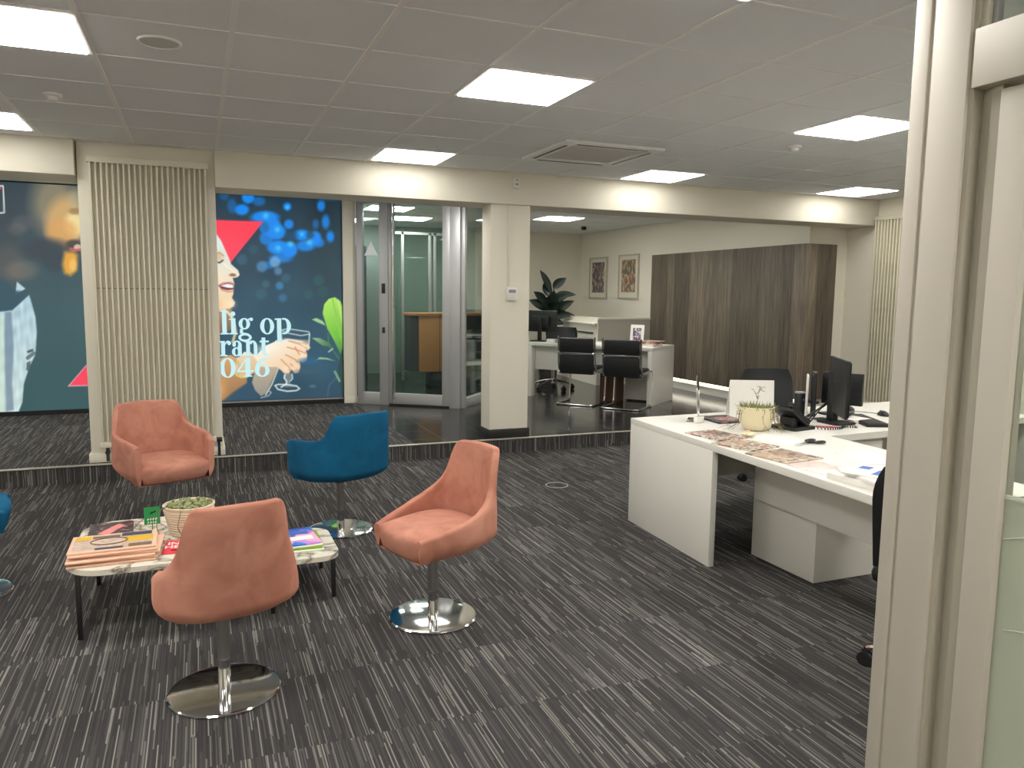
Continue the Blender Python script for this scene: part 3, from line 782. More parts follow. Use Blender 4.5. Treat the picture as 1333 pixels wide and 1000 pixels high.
# plant
p.polyg([(420, 408), (422, 396), (428, 389), (436, 387), (443, 392), (447, 402), (448, 448), (442, 452), (434, 442), (426, 428)], (176, 232, 96), (106, 186, 56), (424, 395, 446, 440), 1.3)
p.line([(433, 390), (438, 412), (444, 440)], 2, (140, 206, 84), .9); p.line([(440, 392), (446, 420)], 3, (206, 240, 150), .6)
p.polyg([(430, 432), (440, 440), (447, 449), (447, 462), (443, 460), (436, 446)], (132, 202, 76), (70, 140, 60), (432, 436, 446, 460), 1.2)
p.poly([(406, 416), (412, 414), (420, 418), (424, 424), (414, 420)], (166, 214, 150), .95, 1)
p.polyg([(406, 440), (416, 440), (428, 446), (434, 452), (420, 450)], (150, 190, 140), (60, 110, 70), (408, 440, 432, 450), 1.2)
p.poly([(410, 470), (416, 465), (426, 466), (436, 470), (424, 468), (414, 468)], (150, 196, 150), .9, 1)
p.line([(427, 434), (428, 450), (444, 470)], 1.8, (70, 130, 70), .8); p.line([(448, 455), (443, 480), (448, 520)], 6, (34, 62, 54), .8)
p.line([(436, 484), (442, 496)], 3, (140, 180, 140), .8); p.line([(438, 492), (428, 502), (426, 522)], 1, (110, 150, 140), .5); p.line([(428, 458), (433, 454)], 2, (190, 210, 190), .8)
p.ell(407, 503, 4, 2, (90, 130, 136), .7, 2); p.ell(402, 470, 12, 4, (34, 96, 150), .7, 4); p.ell(400, 484, 16, 3, (62, 88, 104), .6, 3)
# floor strip under the picture
p.poly([(276, 523), (340, 521), (450, 517), (450, 530), (276, 532)], (26, 34, 44), .85, 2)
p.poly([(312, 528), (322, 526), (367, 526.5), (366, 528.5), (318, 531)], (226, 230, 228), .8, 1)
p.mesh('picture', PY, M['poster'], lb)
b = BM()
bx(b, 0.0, 1.665, 9.695, 9.76, PL, 2.63)
for v in b.verts: v.co -= Vector((0.84, PY, PL))
obj('housing', b, M['ltbox'], lb, 0)
b = BM()
bx(b, 0.0, 0.02, 9.68, 9.696, PL, 2.63); bx(b, 1.655, 1.67, 9.68, 9.696, PL, 2.63); bx(b, 0.02, 1.655, 9.68, 9.696, PL, PL + 0.05); bx(b, 0.02, 1.655, 9.68, 9.696, 2.615, 2.63)
for v in b.verts: v.co -= Vector((0.84, PY, PL))
obj('frame', b, M['blackmetal'], lb, 0)

# lettering: heavy serif glyphs built from stems, slabs and bowls (unit = x-height)
def ringpoly(bm, cx, cy, ro, ri, a0=0, a1=360, n=40, off=(0, 0)):
    vo = []; vi = []
    for i in range(n + 1):
        a = math.radians(a0 + (a1 - a0) * i / n)
        vo.append(bm.verts.new((cx + ro[0] * math.cos(a), 0, cy + ro[1] * math.sin(a))))
        vi.append(bm.verts.new((cx + off[0] + ri[0] * math.cos(a), 0, cy + off[1] + ri[1] * math.sin(a))))
    for i in range(n): bm.faces.new((vo[i], vo[i + 1], vi[i + 1], vi[i]))
def rc(bm, x0, x1, y0, y1): quad(bm, [(x0, 0, y0), (x1, 0, y0), (x1, 0, y1), (x0, 0, y1)])
def pg(bm, pts): quad(bm, [(x, 0, y) for x, y in pts])
def glyph(ch):
    b = BM(); W = 0.6
    if ch in 'li':
        top = 1.52 if ch == 'l' else 1.0
        rc(b, 0.12, 0.40, 0, top); rc(b, 0, 0.52, 0, 0.09); pg(b, [(0, top - 0.1), (0.12, top - 0.1), (0.12, top), (0, top - 0.02)])
        if ch == 'i': ringpoly(b, 0.25, 1.28, (0.15, 0.15), (0.001, 0.001))
        W = 0.55
    elif ch == 'o': ringpoly(b, 0.47, 0.5, (0.45, 0.52), (0.19, 0.44)); W = 0.96
    elif ch == 'p':
        rc(b, 0.14, 0.42, -0.42, 1.0); rc(b, 0.0, 0.58, -0.5, -0.41); pg(b, [(0, 0.9), (0.14, 0.9), (0.14, 1.0), (0, 0.98)])
        ringpoly(b, 0.60, 0.5, (0.45, 0.52), (0.18, 0.42), -112, 112); W = 1.08
    elif ch == 'g':
        ringpoly(b, 0.40, 0.66, (0.36, 0.36), (0.13, 0.28)); ringpoly(b, 0.42, -0.20, (0.42, 0.27), (0.25, 0.13))
        pg(b, [(0.12, 0.36), (0.30, 0.33), (0.30, 0.02), (0.10, 0.06)]); pg(b, [(0.14, 0.14), (0.62, 0.06), (0.72, -0.04), (0.2, -0.02)])
        pg(b, [(0.58, 0.86), (0.72, 0.9), (0.80, 1.04), (0.66, 0.98)]); ringpoly(b, 0.84, 0.94, (0.11, 0.11), (0.001, 0.001)); W = 0.95
    elif ch == 'r':
        rc(b, 0.12, 0.40, 0, 1.0); rc(b, 0, 0.56, 0, 0.09); pg(b, [(0, 0.9), (0.12, 0.9), (0.12, 1.0), (0, 0.98)])
        ringpoly(b, 0.62, 0.62, (0.26, 0.40), (0.22, 0.26), 60, 180); ringpoly(b, 0.70, 0.86, (0.14, 0.14), (0.001, 0.001)); W = 0.86
    elif ch == 'a':
        ringpoly(b, 0.36, 0.28, (0.34, 0.30), (0.10, 0.22)); rc(b, 0.46, 0.74, 0.05, 0.72); ringpoly(b, 0.40, 0.70, (0.34, 0.32), (0.10, 0.24), 0, 165)
        ringpoly(b, 0.20, 0.74, (0.13, 0.13), (0.001, 0.001)); pg(b, [(0.46, 0.0), (0.92, 0.0), (0.92, 0.08), (0.46, 0.12)]); W = 0.94
    elif ch == 'n':
        rc(b, 0.12, 0.40, 0, 1.0); rc(b, 0, 0.52, 0, 0.09); pg(b, [(0, 0.9), (0.12, 0.9), (0.12, 1.0), (0, 0.98)])
        ringpoly(b, 0.60, 0.62, (0.34, 0.40), (0.08, 0.26), 0, 150); rc(b, 0.68, 0.94, 0, 0.64); rc(b, 0.56, 1.06, 0, 0.09); W = 1.12
    elif ch == 't':
        rc(b, 0.14, 0.42, 0.2, 1.2); rc(b, 0.0, 0.68, 0.88, 1.0); ringpoly(b, 0.42, 0.22, (0.28, 0.24), (0.02, 0.12), 180, 330); W = 0.72
    elif ch == '0': ringpoly(b, 0.50, 0.72, (0.50, 0.76), (0.20, 0.67)); W = 1.06
    elif ch == '4':
        rc(b, 0.52, 0.82, 0, 1.46); rc(b, 0.38, 0.94, 0, 0.09); rc(b, 0.02, 1.02, 0.36, 0.50)
        pg(b, [(0.02, 0.50), (0.16, 0.50), (0.56, 1.30), (0.56, 1.46)]); W = 1.06
    elif ch == '6':
        ringpoly(b, 0.50, 0.46, (0.46, 0.50), (0.19, 0.40)); ringpoly(b, 0.74, 0.50, (0.70, 0.96), (0.40, 0.86), 95, 182); ringpoly(b, 0.72, 1.30, (0.14, 0.14), (0.001, 0.001)); W = 1.0
    return b, W
def line_of(text, x0, zb, xh, sx):
    b = BM(); x = x0
    for ch in text:
        if ch == ' ': x += 0.42 * xh * sx; continue
        g, W = glyph(ch)
        for v in g.verts: v.co = Vector((x + v.co.x * xh * sx, PY - 0.004, zb + v.co.z * xh))
        me = bpy.data.meshes.new('g'); g.to_mesh(me); g.free(); b.from_mesh(me); bpy.data.meshes.remove(me)
        x += W * xh * sx
    return b, x
def lettering_line(text, pa, pb, xh_px_top):
    A = aty(pa[0], pa[1], PY); B = aty(pb[0], pb[1], PY); T = aty(pa[0], xh_px_top, PY)
    xh = T.z - A.z
    _, L = line_of(text, 0, 0, 1.0, 1.0); _.free()
    b, _x = line_of(text, A.x, A.z, xh, (B.x - A.x) / (L * xh))
    for v in b.verts: v.co -= Vector(lb.location)
    return b
for text, pa, pb, tp in (('lig op', (287, 435.5), (379.5, 431.5), 414.5), ('rant', (286, 464), (351, 461.5), 444), ('046', (286, 491.5), (352, 489.5), 474.5)):
    obj('lettering', lettering_line(text, pa, pb, tp), M['litlet'], lb, 0)

# left poster --------------------------------------------------------
lb2 = thing('lightbox_poster', 'dark teal backlit poster of a bearded man in a pale jacket at the left edge', 'poster', (-2.1, PY, PL))
p = Painter(-3.1, -0.86, PL + 0.05, 2.615, PY, 0.009)
p.vgrad([(230, (58, 72, 80)), (290, (52, 70, 80)), (400, (50, 86, 94)), (540, (44, 84, 88))])
p.c += p.noise(3, 5, 14, 14)[:, None]
p.ell(8, 330, 14, 50, (58, 66, 72), .6, 14); p.ell(70, 265, 28, 40, (150, 140, 114), .85, 22); p.ell(86, 290, 26, 34, (214, 172, 112), .9, 14)
p.ell(98, 292, 14, 16, (246, 226, 160), .9, 9); p.ell(100, 262, 12, 16, (190, 180, 140), .6, 9); p.ell(80, 302, 20, 16, (222, 164, 96), .7, 8)
p.ell(98, 275, 8, 4, (150, 112, 72), .7, 3); p.ell(60, 325, 30, 14, (52, 62, 72), .9, 10); p.ell(70, 338, 14, 16, (48, 64, 76), .95, 5)
p.ell(96, 318, 10, 6, (62, 60, 60), .9, 4); p.ell(101, 322, 5, 4, (230, 200, 176), .9, 2); p.line([(92, 324), (98, 326), (104, 325)], 3.5, (206, 92, 92), .9)
p.poly([(84, 328), (96, 328), (101, 332), (100, 352), (92, 359), (84, 356), (81, 344)], (236, 168, 62), .95, 6); p.ell(95, 345, 5, 8, (252, 206, 110), .7, 4)
p.ell(30, 290, 14, 10, (96, 98, 100), .5, 6); p.ell(22, 298, 12, 8, (112, 108, 106), .4, 6)
p.ell(10, 345, 20, 26, (96, 92, 88), .5, 12); p.ell(28, 352, 20, 12, (124, 112, 102), .6, 9); p.poly([(0, 362), (8, 378), (0, 384)], (76, 92, 96), .7, 2)
p.poly([(22, 367), (33, 376), (20, 384)], (196, 220, 230), .95, 1.2)
p.poly([(-80, 372), (4, 362), (18, 378), (34, 380), (20, 404), (0, 410), (-80, 420)], (38, 78, 94), .9, 4)
p.polyg([(-80, 415), (16, 404), (38, 384), (46, 412), (48, 432), (46, 462), (38, 478), (31, 500), (29, 524), (22, 542), (-80, 542)], (176, 206, 218), (206, 226, 222), (30, 390, 10, 540), 1.6)
p.c += (np.clip(p.dist_poly([(-80, 415), (16, 404), (38, 384), (46, 412), (48, 432), (46, 462), (38, 478), (31, 500), (29, 524), (22, 542), (-80, 542)]) / 2, 0, 1) * p.noise(26, 8, 1.6, 4))[:, None]
p.poly([(6, 406), (15, 406), (18, 450), (16, 500), (18, 534), (8, 536), (6, 470)], (112, 136, 154), .8, 3); p.poly([(-6, 412), (5, 410), (5, 536), (-6, 538)], (206, 230, 206), .6, 2)
p.line([(37, 458), (42, 456)], 3.5, (60, 70, 76), .9); p.line([(36, 466), (44, 460)], 5, (90, 110, 116), .9); p.poly([(35, 472), (40, 470), (38, 484), (34, 482)], (78, 98, 106), .95, 1)
p.line([(24, 538), (29, 541)], 3, (206, 214, 206), .8)
p.poly([(89.3, 502.6), (118, 470), (120, 502)], (252, 62, 90), 1, 1.0); p.line([(89.3, 502.6), (116, 471.5)], 1.2, (240, 190, 200), .8); p.line([(89.3, 502.6), (117, 502)], 1.2, (240, 190, 200), .8)
p.line([(-20, 242), (4, 242), (5.5, 277), (-20, 278)], 1.6, (236, 240, 240), 1); p.poly([(-20, 244), (3, 244), (0, 247), (-20, 250)], (250, 62, 90), 1, 1)
p.poly([(-80, 538), (22, 537), (120, 532), (120, 548), (-80, 550)], (30, 44, 48), .9, 2); p.poly([(104, 538), (118, 533.5), (119, 538)], (226, 226, 216), .95, 1)
p.mesh('picture', PY, M['poster'], lb2)
b = BM(); bx(b, -3.12, -0.84, 9.695, 9.76, PL, 2.63)
for v in b.verts: v.co -= Vector((-2.1, PY, PL))
obj('housing', b, M['ltbox'], lb2, 0)
b = BM(); bx(b, -3.12, -0.84, 9.68, 9.696, PL, PL + 0.05); bx(b, -3.12, -0.84, 9.68, 9.696, 2.615, 2.63); bx(b, -0.86, -0.84, 9.68, 9.696, PL + 0.05, 2.615); bx(b, -3.12, -3.10, 9.68, 9.696, PL + 0.05, 2.615)
for v in b.verts: v.co -= Vector((-2.1, PY, PL))
obj('frame', b, M['blackmetal'], lb2, 0)

# ------------------------------------------------------------------ glass vestibule
V0 = (1.83, 9.585); V1 = (2.165, 9.345); V2 = (2.80, 8.87); V3 = (2.905, 8.79); V4 = (3.95, 10.00)
def lerp(P, Q, t): return (P[0] + (Q[0] - P[0]) * t, P[1] + (Q[1] - P[1]) * t)
ZT = CL
def at_edge(P, Q, d0, d1):   # sub segment measured in metres from P (d1 negative: from Q)
    L = math.hypot(Q[0] - P[0], Q[1] - P[1]); a = d0 / L; e = (d1 / L) if d1 > 0 else 1 + d1 / L
    return lerp(P, Q, a), lerp(P, Q, e)
wn_ = sthing('window_1')
b = BM()
seg(b, *at_edge(V0, V1, 0, 0.075), PL, ZT, 0.07, 0.004); L01 = math.hypot(V1[0] - V0[0], V1[1] - V0[1])
seg(b, *at_edge(V0, V1, L01 - 0.115, L01 - 0.001), PL, ZT, 0.07, 0.004)
seg(b, *at_edge(V0, V1, 0.075, L01 - 0.115), PL, PL + 0.15, 0.07, 0.004); seg(b, *at_edge(V0, V1, 0.075, L01 - 0.115), ZT - 0.05, ZT, 0.07, 0.004)
obj('window_frame', b, M['alu'], wn_)
b = BM(); seg(b, *at_edge(V0, V1, 0.07, L01 - 0.11), PL + 0.14, ZT - 0.04, 0.012); obj('pane', b, M['glass'], wn_)
mid = lerp(V0, V1, 0.45); dv = Vector((V1[0] - V0[0], V1[1] - V0[1])).normalized(); nv = Vector((dv.y, -dv.x)) * 0.009
b = BM(); quad(b, [(mid[0] + nv.x + dv.x * s, mid[1] + nv.y + dv.y * s, z) for s, z in ((-0.088, 1.955), (0.088, 1.955), (0, 2.125))])
obj('triangle_sticker', b, pmat('pale_window_film', (240, 244, 247), 0.8), wn_)
b = BM()
e = lerp(V0, V1, 0.86); seg(b, (e[0] + nv.x * 4 - 0.018, e[1] + nv.y * 4 + 0.012), (e[0] + nv.x * 4 + 0.018, e[1] + nv.y * 4 - 0.012), 1.50, 1.62, 0.02, 0.004); seg(b, (e[0] + nv.x * 4 - 0.014, e[1] + nv.y * 4 + 0.01), (e[0] + nv.x * 4 + 0.014, e[1] + nv.y * 4 - 0.01), 1.02, 1.09, 0.02, 0.004)
obj('lock', b, M['black'], wn_)
dr = sthing('door_1')
L12 = math.hypot(V2[0] - V1[0], V2[1] - V1[1])
b = BM()
seg(b, *at_edge(V1, V2, 0.004, 0.07), PL + 0.02, ZT, 0.055, 0.004); seg(b, *at_edge(V1, V2, L12 - 0.10, L12 - 0.006), PL + 0.02, ZT, 0.055, 0.004)
seg(b, *at_edge(V1, V2, 0.07, L12 - 0.10), PL + 0.02, PL + 0.15, 0.055, 0.004); seg(b, *at_edge(V1, V2, 0.07, L12 - 0.10), ZT - 0.045, ZT, 0.055, 0.004)
obj('door_frame', b, M['alu'], dr)
b = BM(); seg(b, *at_edge(V1, V2, 0.06, L12 - 0.09), PL + 0.14, ZT - 0.04, 0.012); obj('pane', b, M['glass'], dr)
b = BM(); seg(b, *at_edge(V1, V2, 0.0, L12), PL, PL + 0.02, 0.04); obj('threshold', b, M['skirt'], dr)
h = lerp(V1, V2, 0.10); nd = Vector((V2[1] - V1[1], -(V2[0] - V1[0]))).normalized() * 0.07
b = BM(); cyl(b, (h[0] + nd.x, h[1] + nd.y, PL + 0.05), (h[0] + nd.x, h[1] + nd.y, ZT - 0.02), 0.014)
for z in (PL + 0.09, 1.35, ZT - 0.12): cyl(b, (h[0] + nd.x, h[1] + nd.y, z), (h[0], h[1], z), 0.010)
obj('pull_handle', b, M['chrome'], dr)
b = BM(); seg(b, V2, V3, PL, ZT, 0.10, 0.005); seg(b, lerp(V3, V4, 0.0), lerp(V3, V4, 0.035), PL, ZT, 0.09, 0.004); struct('trim_7', b, M['alu'])
wn2 = sthing('window_2')
b = BM(); seg(b, lerp(V3, V4, 0.035), V4, PL, PL + 0.11, 0.06, 0.004); seg(b, lerp(V3, V4, 0.035), V4, ZT - 0.04, ZT, 0.06, 0.004); seg(b, lerp(V3, V4, 0.52), lerp(V3, V4, 0.57), PL + 0.11, ZT - 0.04, 0.06, 0.004); seg(b, lerp(V3, V4, 0.96), V4, PL + 0.11, ZT - 0.04, 0.06, 0.004)
obj('window_frame', b, M['alu'], wn2)
b = BM(); seg(b, lerp(V3, V4, 0.035), lerp(V3, V4, 0.96), PL + 0.10, ZT - 0.04, 0.012); obj('pane', b, M['glass'], wn2)
# glazed screen and counter inside
wn3 = sthing('window_3')
b = BM()
for x in (2.75, 2.98, 3.42, 3.50, 3.80, 4.02): bx(b, x - 0.022, x + 0.022, 11.92, 11.98, PL, 2.45, 0.004)
bx(b, 2.75, 4.02, 11.92, 11.98, 2.41, 2.45)
obj('window_frame', b, M['metalgrey'], wn3)
b = BM(); bx(b, 2.75, 4.02, 11.945, 11.955, PL, 2.45); obj('pane', b, M['glass'], wn3)
b = BM(); bx(b, 1.72, 2.55, 12.6, 12.7, PL, 2.25)
o = struct('door_2', b, M['darkdoor'])
b = BM(); bx(b, 2.02, 2.14, 12.57, 12.6, 0.6, 2.2, 0.003); obj('door_panel', b, M['metalgrey'], o)
rcn = thing('reception_counter', 'light oak reception counter standing behind the glass door', 'counter', (3.5, 11.1, PL))
b = BM(); prism(b, [(-0.64, -0.02), (-0.45, -0.12), (0.75, -0.12), (0.75, 0.35), (-0.64, 0.35)], 1.045, 1.085, 0.004); obj('worktop', b, M['oak'], rcn)
b = BM(); prism(b, [(-0.50, -0.06), (-0.36, -0.10), (0.02, -0.10), (0.02, -0.07), (-0.50, -0.03)], 0.22, 1.045, 0.002); obj('front_panel', b, M['oak'], rcn)
b = BM(); bx(b, -0.62, -0.50, -0.03, 0.33, 0.22, 1.045); bx(b, -0.3, 0.70, 0.0, 0.3, 0.0, 0.22); bx(b, 0.03, 0.72, 0.28, 0.32, 0.22, 1.045); obj('carcass', b, pmat('charcoal_laminate', (64, 70, 74), 0.5), rcn)
b = BM(); bx(b, 0.03, 0.72, -0.08, 0.28, 0.74, 0.765); bx(b, 0.03, 0.72, -0.08, 0.28, 0.30, 0.335); obj('shelf', b, M['white'], rcn)

# ------------------------------------------------------------------ pictures
def picture(y0, y1, z0, z1, mat, label):
    t = thing('framed_picture', label, 'picture', (6.70, (y0 + y1) / 2, (z0 + z1) / 2), 0, 'pictures on the side wall')
    w_, h_ = y1 - y0, z1 - z0
    b = BM()
    for s in (-1, 1):
        bx(b, -0.03, -0.001, s * (w_ / 2 - 0.012) - 0.012, s * (w_ / 2 - 0.012) + 0.012, -h_ / 2, h_ / 2); bx(b, -0.03, -0.001, -w_ / 2 + 0.024, w_ / 2 - 0.024, s * (h_ / 2 - 0.012) - 0.012, s * (h_ / 2 - 0.012) + 0.012)
    obj('frame', b, M['picframe'], t)
    b = BM(); bx(b, -0.016, -0.001, -w_ / 2 + 0.02, w_ / 2 - 0.02, -h_ / 2 + 0.02, h_ / 2 - 0.02); obj('mount', b, M['mount'], t)
    b = BM(); bx(b, -0.020, -0.0155, -w_ * 0.34, w_ * 0.34, -h_ * 0.35, h_ * 0.38); obj('painting', b, mat, t)
picture(12.10, 12.75, 1.445, 2.18, M['art1'], 'framed abstract painting in blue and brown, nearer the leafy plant')
picture(11.04, 11.69, 1.455, 2.19, M['art2'], 'framed abstract painting in warm orange and green, nearer the plank panel')

# ------------------------------------------------------------------ tall plant in the far corner
pt = thing('potted_plant', 'tall dark leafy plant rising behind the far desk, left of the hanging pictures', 'plant', (5.42, 11.76, PL))
b = BM(); lathe(b, [(0, 0.0), (0.14, 0.0), (0.18, 0.36), (0.19, 0.40), (0.165, 0.40), (0.16, 0.34), (0, 0.34)], 28); obj('pot', b, M['darkpot'], pt)
b = BM(); lathe(b, [(0, 0.35), (0.155, 0.345)], 24); obj('soil', b, M['soil'], pt)
def leaf_mesh(bm, base, dirv, up, L, W, droop, mi=0):
    d = Vector(dirv).normalized(); side = d.cross(Vector(up)).normalized(); n = side.cross(d)
    rows = []; k = 9
    for i in range(k + 1):
        t = i / k
        wv = W * (math.sin(PI * min(1, t * 1.02) ** 0.8) ** 0.8 if 0 < t < 1 else 0.02)
        pnt = Vector(base) + d * (L * t) - Vector((0, 0, 1)) * (droop * t * t) + n * 0.0
        rows.append([bm.verts.new(pnt + side * (wv * s) + n * (abs(s) * wv * 0.35)) for s in (-1, -0.5, 0, 0.5, 1)])
    for A, B in zip(rows, rows[1:]):
        for j in range(4):
            f = bm.faces.new((A[j], A[j + 1], B[j + 1], B[j])); f.material_index = mi
# stems to leaf bases with leaves aimed in the wall plane (right = -x.. image) 
R1 = Vector((0.927, -0.375, 0)); UPV = Vector((0, 0, 1)); TOC = Vector((-0.37, -0.92, 0))
leaves = [  # (across, up) base, (across, up) direction, length, width, toward camera
    (0.03, 1.50, -0.42, 0.95, 0.50, 0.055, 0.1), (0.06, 1.55, 0.55, 0.62, 0.34, 0.075, 0.2), (0.08, 1.42, 0.95, 0.25, 0.40, 0.06, 0.0), (0.02, 1.12, 0.10, 0.95, 0.52, 0.115, 0.35),
    (0.05, 1.10, 0.68, 0.62, 0.52, 0.085, 0.25), (-0.02, 1.18, -0.75, 0.55, 0.42, 0.085, 0.2), (-0.06, 1.02, -0.95, 0.10, 0.46, 0.05, 0.1), (0.08, 1.12, 0.95, 0.05, 0.40, 0.05, 0.2),
    (-0.02, 0.98, -0.80, 0.15, 0.26, 0.06, 0.4), (0.04, 0.98, 0.85, 0.02, 0.24, 0.065, 0.4), (0.02, 1.22, -0.35, 0.55, 0.36, 0.10, 0.5), (0.02, 1.15, 0.3, 0.5, 0.34, 0.10, 0.6), (0.0, 1.4, -0.2, 0.8, 0.36, 0.08, -0.3), (0.05, 1.2, 0.5, 0.4, 0.4, 0.07, -0.5), (-0.05, 1.3, -0.6, 0.7, 0.36, 0.07, 0.3), (0.06, 1.32, 0.75, 0.5, 0.36, 0.065, 0.2), (-0.04, 1.05, -0.6, -0.05, 0.3, 0.06, 0.5), (0.06, 1.06, 0.6, 0.25, 0.42, 0.08, 0.5)]
for (ax, az, dx, dz, L, W, tc_) in leaves:
    az *= 0.95; L *= 0.96
    base = R1 * ax + UPV * az
    b = BM(); leaf_mesh(b, base, R1 * dx + UPV * dz + TOC * tc_, TOC * 0.9 + UPV * 0.3, L, W, 0.18 * L)
    obj('leaf', b, M['leaf'], pt, 60)
    b = BM(); tube(b, smooth_path([(R1 * ax * 0.3), R1 * ax * 0.6 + UPV * (az * 0.7), base + (R1 * dx + UPV * dz) * 0.03], 5), 0.009, 6)
    for v in b.verts: v.co.z = max(v.co.z, 0.34)
    obj('stem', b, M['leaf'], pt)

# ------------------------------------------------------------------ far desk on the tiled platform
DR = -math.radians(53.13)
P0 = Vector((5.19, 8.21, PL))                     # front right corner
EX = Vector((0.6, -0.8, 0)); EY = Vector((0.8, 0.6, 0))
def fd(a, d, z=0.0):                                # a metres left of the corner, d metres deep
    return P0 - EX * a + EY * d + Vector((0, 0, z))
FT = 0.735
fdk = thing('desk', 'white office desk with panel legs on the dark tiled platform', 'desk', P0, DR)
b = BM(); bx(b, -1.76, 0, 0, 0.82, FT - 0.045, FT, 0.002); obj('desktop', b, M['white'], fdk)
b = BM(); bx(b, -0.05, 0, 0, 0.82, 0, FT - 0.045, 0.002); obj('leg', b, M['white'], fdk)
b = BM(); bx(b, -1.76, -1.71, 0, 0.12, 0, FT - 0.045, 0.002); obj('leg', b, M['white'], fdk)
b = BM(); bx(b, -1.71, -0.05, 0.12, 0.14, 0.365, FT - 0.045, 0.001); obj('modesty_panel', b, M['white'], fdk)
b = BM(); bx(b, -0.42, -0.05, 0.36, 0.38, 0.40, 0.415); obj('cable_tray', b, M['metalgrey'], fdk)
ped = thing('drawer_pedestal', 'white drawer pedestal under the right end of the far desk', 'drawers', fd(0.30, 0.38), DR)
b = BM(); bx(b, -0.20, 0.20, 0.002, 0.40, 0.02, 0.58, 0.003); obj('carcass', b, M['white'], ped)
b = BM(); bx(b, -0.18, 0.18, 0.02, 0.38, 0.0, 0.02); obj('plinth', b, M['skirt'], ped)
for k in range(3):
    b = BM(); bx(b, -0.195, 0.195, 0.40, 0.415, 0.03 + 0.182 * k, 0.20 + 0.182 * k, 0.002); obj('drawer', b, M['white'], ped)
bn = thing('waste_bin', 'brown wooden box bin under the far desk behind the right chair', 'bin', fd(0.64, 0.27), DR)
b = BM(); bx(b, -0.12, 0.12, -0.11, 0.11, 0, 0.02); 
for s in (-1, 1): bx(b, s * 0.115 - 0.006, s * 0.115 + 0.006, -0.11, 0.11, 0.02, 0.45); bx(b, -0.109, 0.109, s * 0.104 - 0.006, s * 0.104 + 0.006, 0.02, 0.45)
obj('body', b, M['brown'], bn)
b = BM()
for s in (-1, 1): bx(b, s * 0.115 - 0.008, s * 0.115 + 0.008, -0.113, 0.113, 0.45, 0.462); bx(b, -0.107, 0.107, s * 0.104 - 0.008, s * 0.104 + 0.008, 0.45, 0.462)
obj('rim', b, M['brown'], bn)

def monitor(name_label, loc, rz, W, H, zc, tilt=0.0, group=None, basew=0.24):
    t = thing('monitor', name_label, 'monitor', loc, rz, group)
    Rt = Matrix.Rotation(tilt, 4, 'X')
    b = BM(); box(b, (0, 0.0, zc), (W, 0.022, H), 0, 0.006, rot=Rt); box(b, (0, 0.03, zc), (W * 0.55, 0.045, H * 0.55), 0, 0.015, rot=Rt); obj('casing', b, M['black'], t)
    b = BM(); box(b, (0, -0.0122, zc), (W - 0.02, 0.002, H - 0.025), 0, 0, rot=Rt); obj('screen', b, M['screen'], t)
    b = BM(); bx(b, -0.03, 0.03, 0.05, 0.075, 0.012, zc + 0.05, 0.006); obj('stand', b, M['black'], t)
    b = BM(); prism(b, [(x, y + 0.05) for x, y in roundrect(basew, 0.18, 0.03)], 0, 0.014, 0.003); obj('foot', b, M['black'], t)
    return t
monitor('black monitor on the far desk beside the pillar, its back to the room', fd(1.72, 0.30, FT), DR + PI, 0.46, 0.29, 0.275)
b = BM(); bx(b, -0.05, 0.05, -0.035, 0.035, 0, 0.055, 0.006); o = obj('card_box', b, M['metalgrey'], None, 40, fd(1.33, 0.08, FT), DR); tag(o, 'small grey box on the far desk, right one of the pair', 'box')
b = BM(); bx(b, -0.05, 0.05, -0.035, 0.035, 0, 0.05, 0.006); o = obj('card_box', b, M['white'], None, 40, fd(1.46, 0.08, FT), DR); tag(o, 'small white box on the far desk beside the big monitor', 'box')
b = BM(); bx(b, -0.21, 0.21, -0.07, 0.07, 0, 0.018, 0.004)
for i in range(14):
    for j in range(4): bx(b, -0.195 + 0.028 * i, -0.172 + 0.028 * i, -0.058 + 0.029 * j, -0.034 + 0.029 * j, 0.018, 0.023)
o = obj('keyboard', b, M['black'], None, 40, fd(1.14, 0.20, FT), DR); tag(o, 'black keyboard lying on the far desk', 'keyboard')
b = BM(); bx(b, -0.15, 0.15, -0.1, 0.1, 0, 0.008); bx(b, -0.12, 0.15, -0.08, 0.1, 0.008, 0.014); o = obj('paper_stack', b, M['paper'], None, 40, fd(0.72, 0.18, FT), DR + 0.2); tag(o, 'short stack of white papers on the far desk behind the left chair', 'papers')
pf = thing('photo_frame', 'small white photo frame standing on the far desk', 'photo frame', fd(0.40, 0.50, FT), DR)
b = BM(); Rt = Matrix.Rotation(-0.12, 4, 'X'); box(b, (0, 0, 0.13), (0.19, 0.018, 0.26), 0, 0.003, rot=Rt); obj('frame', b, M['whitegloss'], pf)
b = BM(); box(b, (0, -0.0105, 0.13), (0.115, 0.002, 0.18), rot=Rt); obj('photograph', b, M['photo'], pf)
b = BM(); box(b, (0, 0.05, 0.09), (0.05, 0.006, 0.2), rot=Matrix.Rotation(0.4, 4, 'X')); obj('strut', b, M['white'], pf)

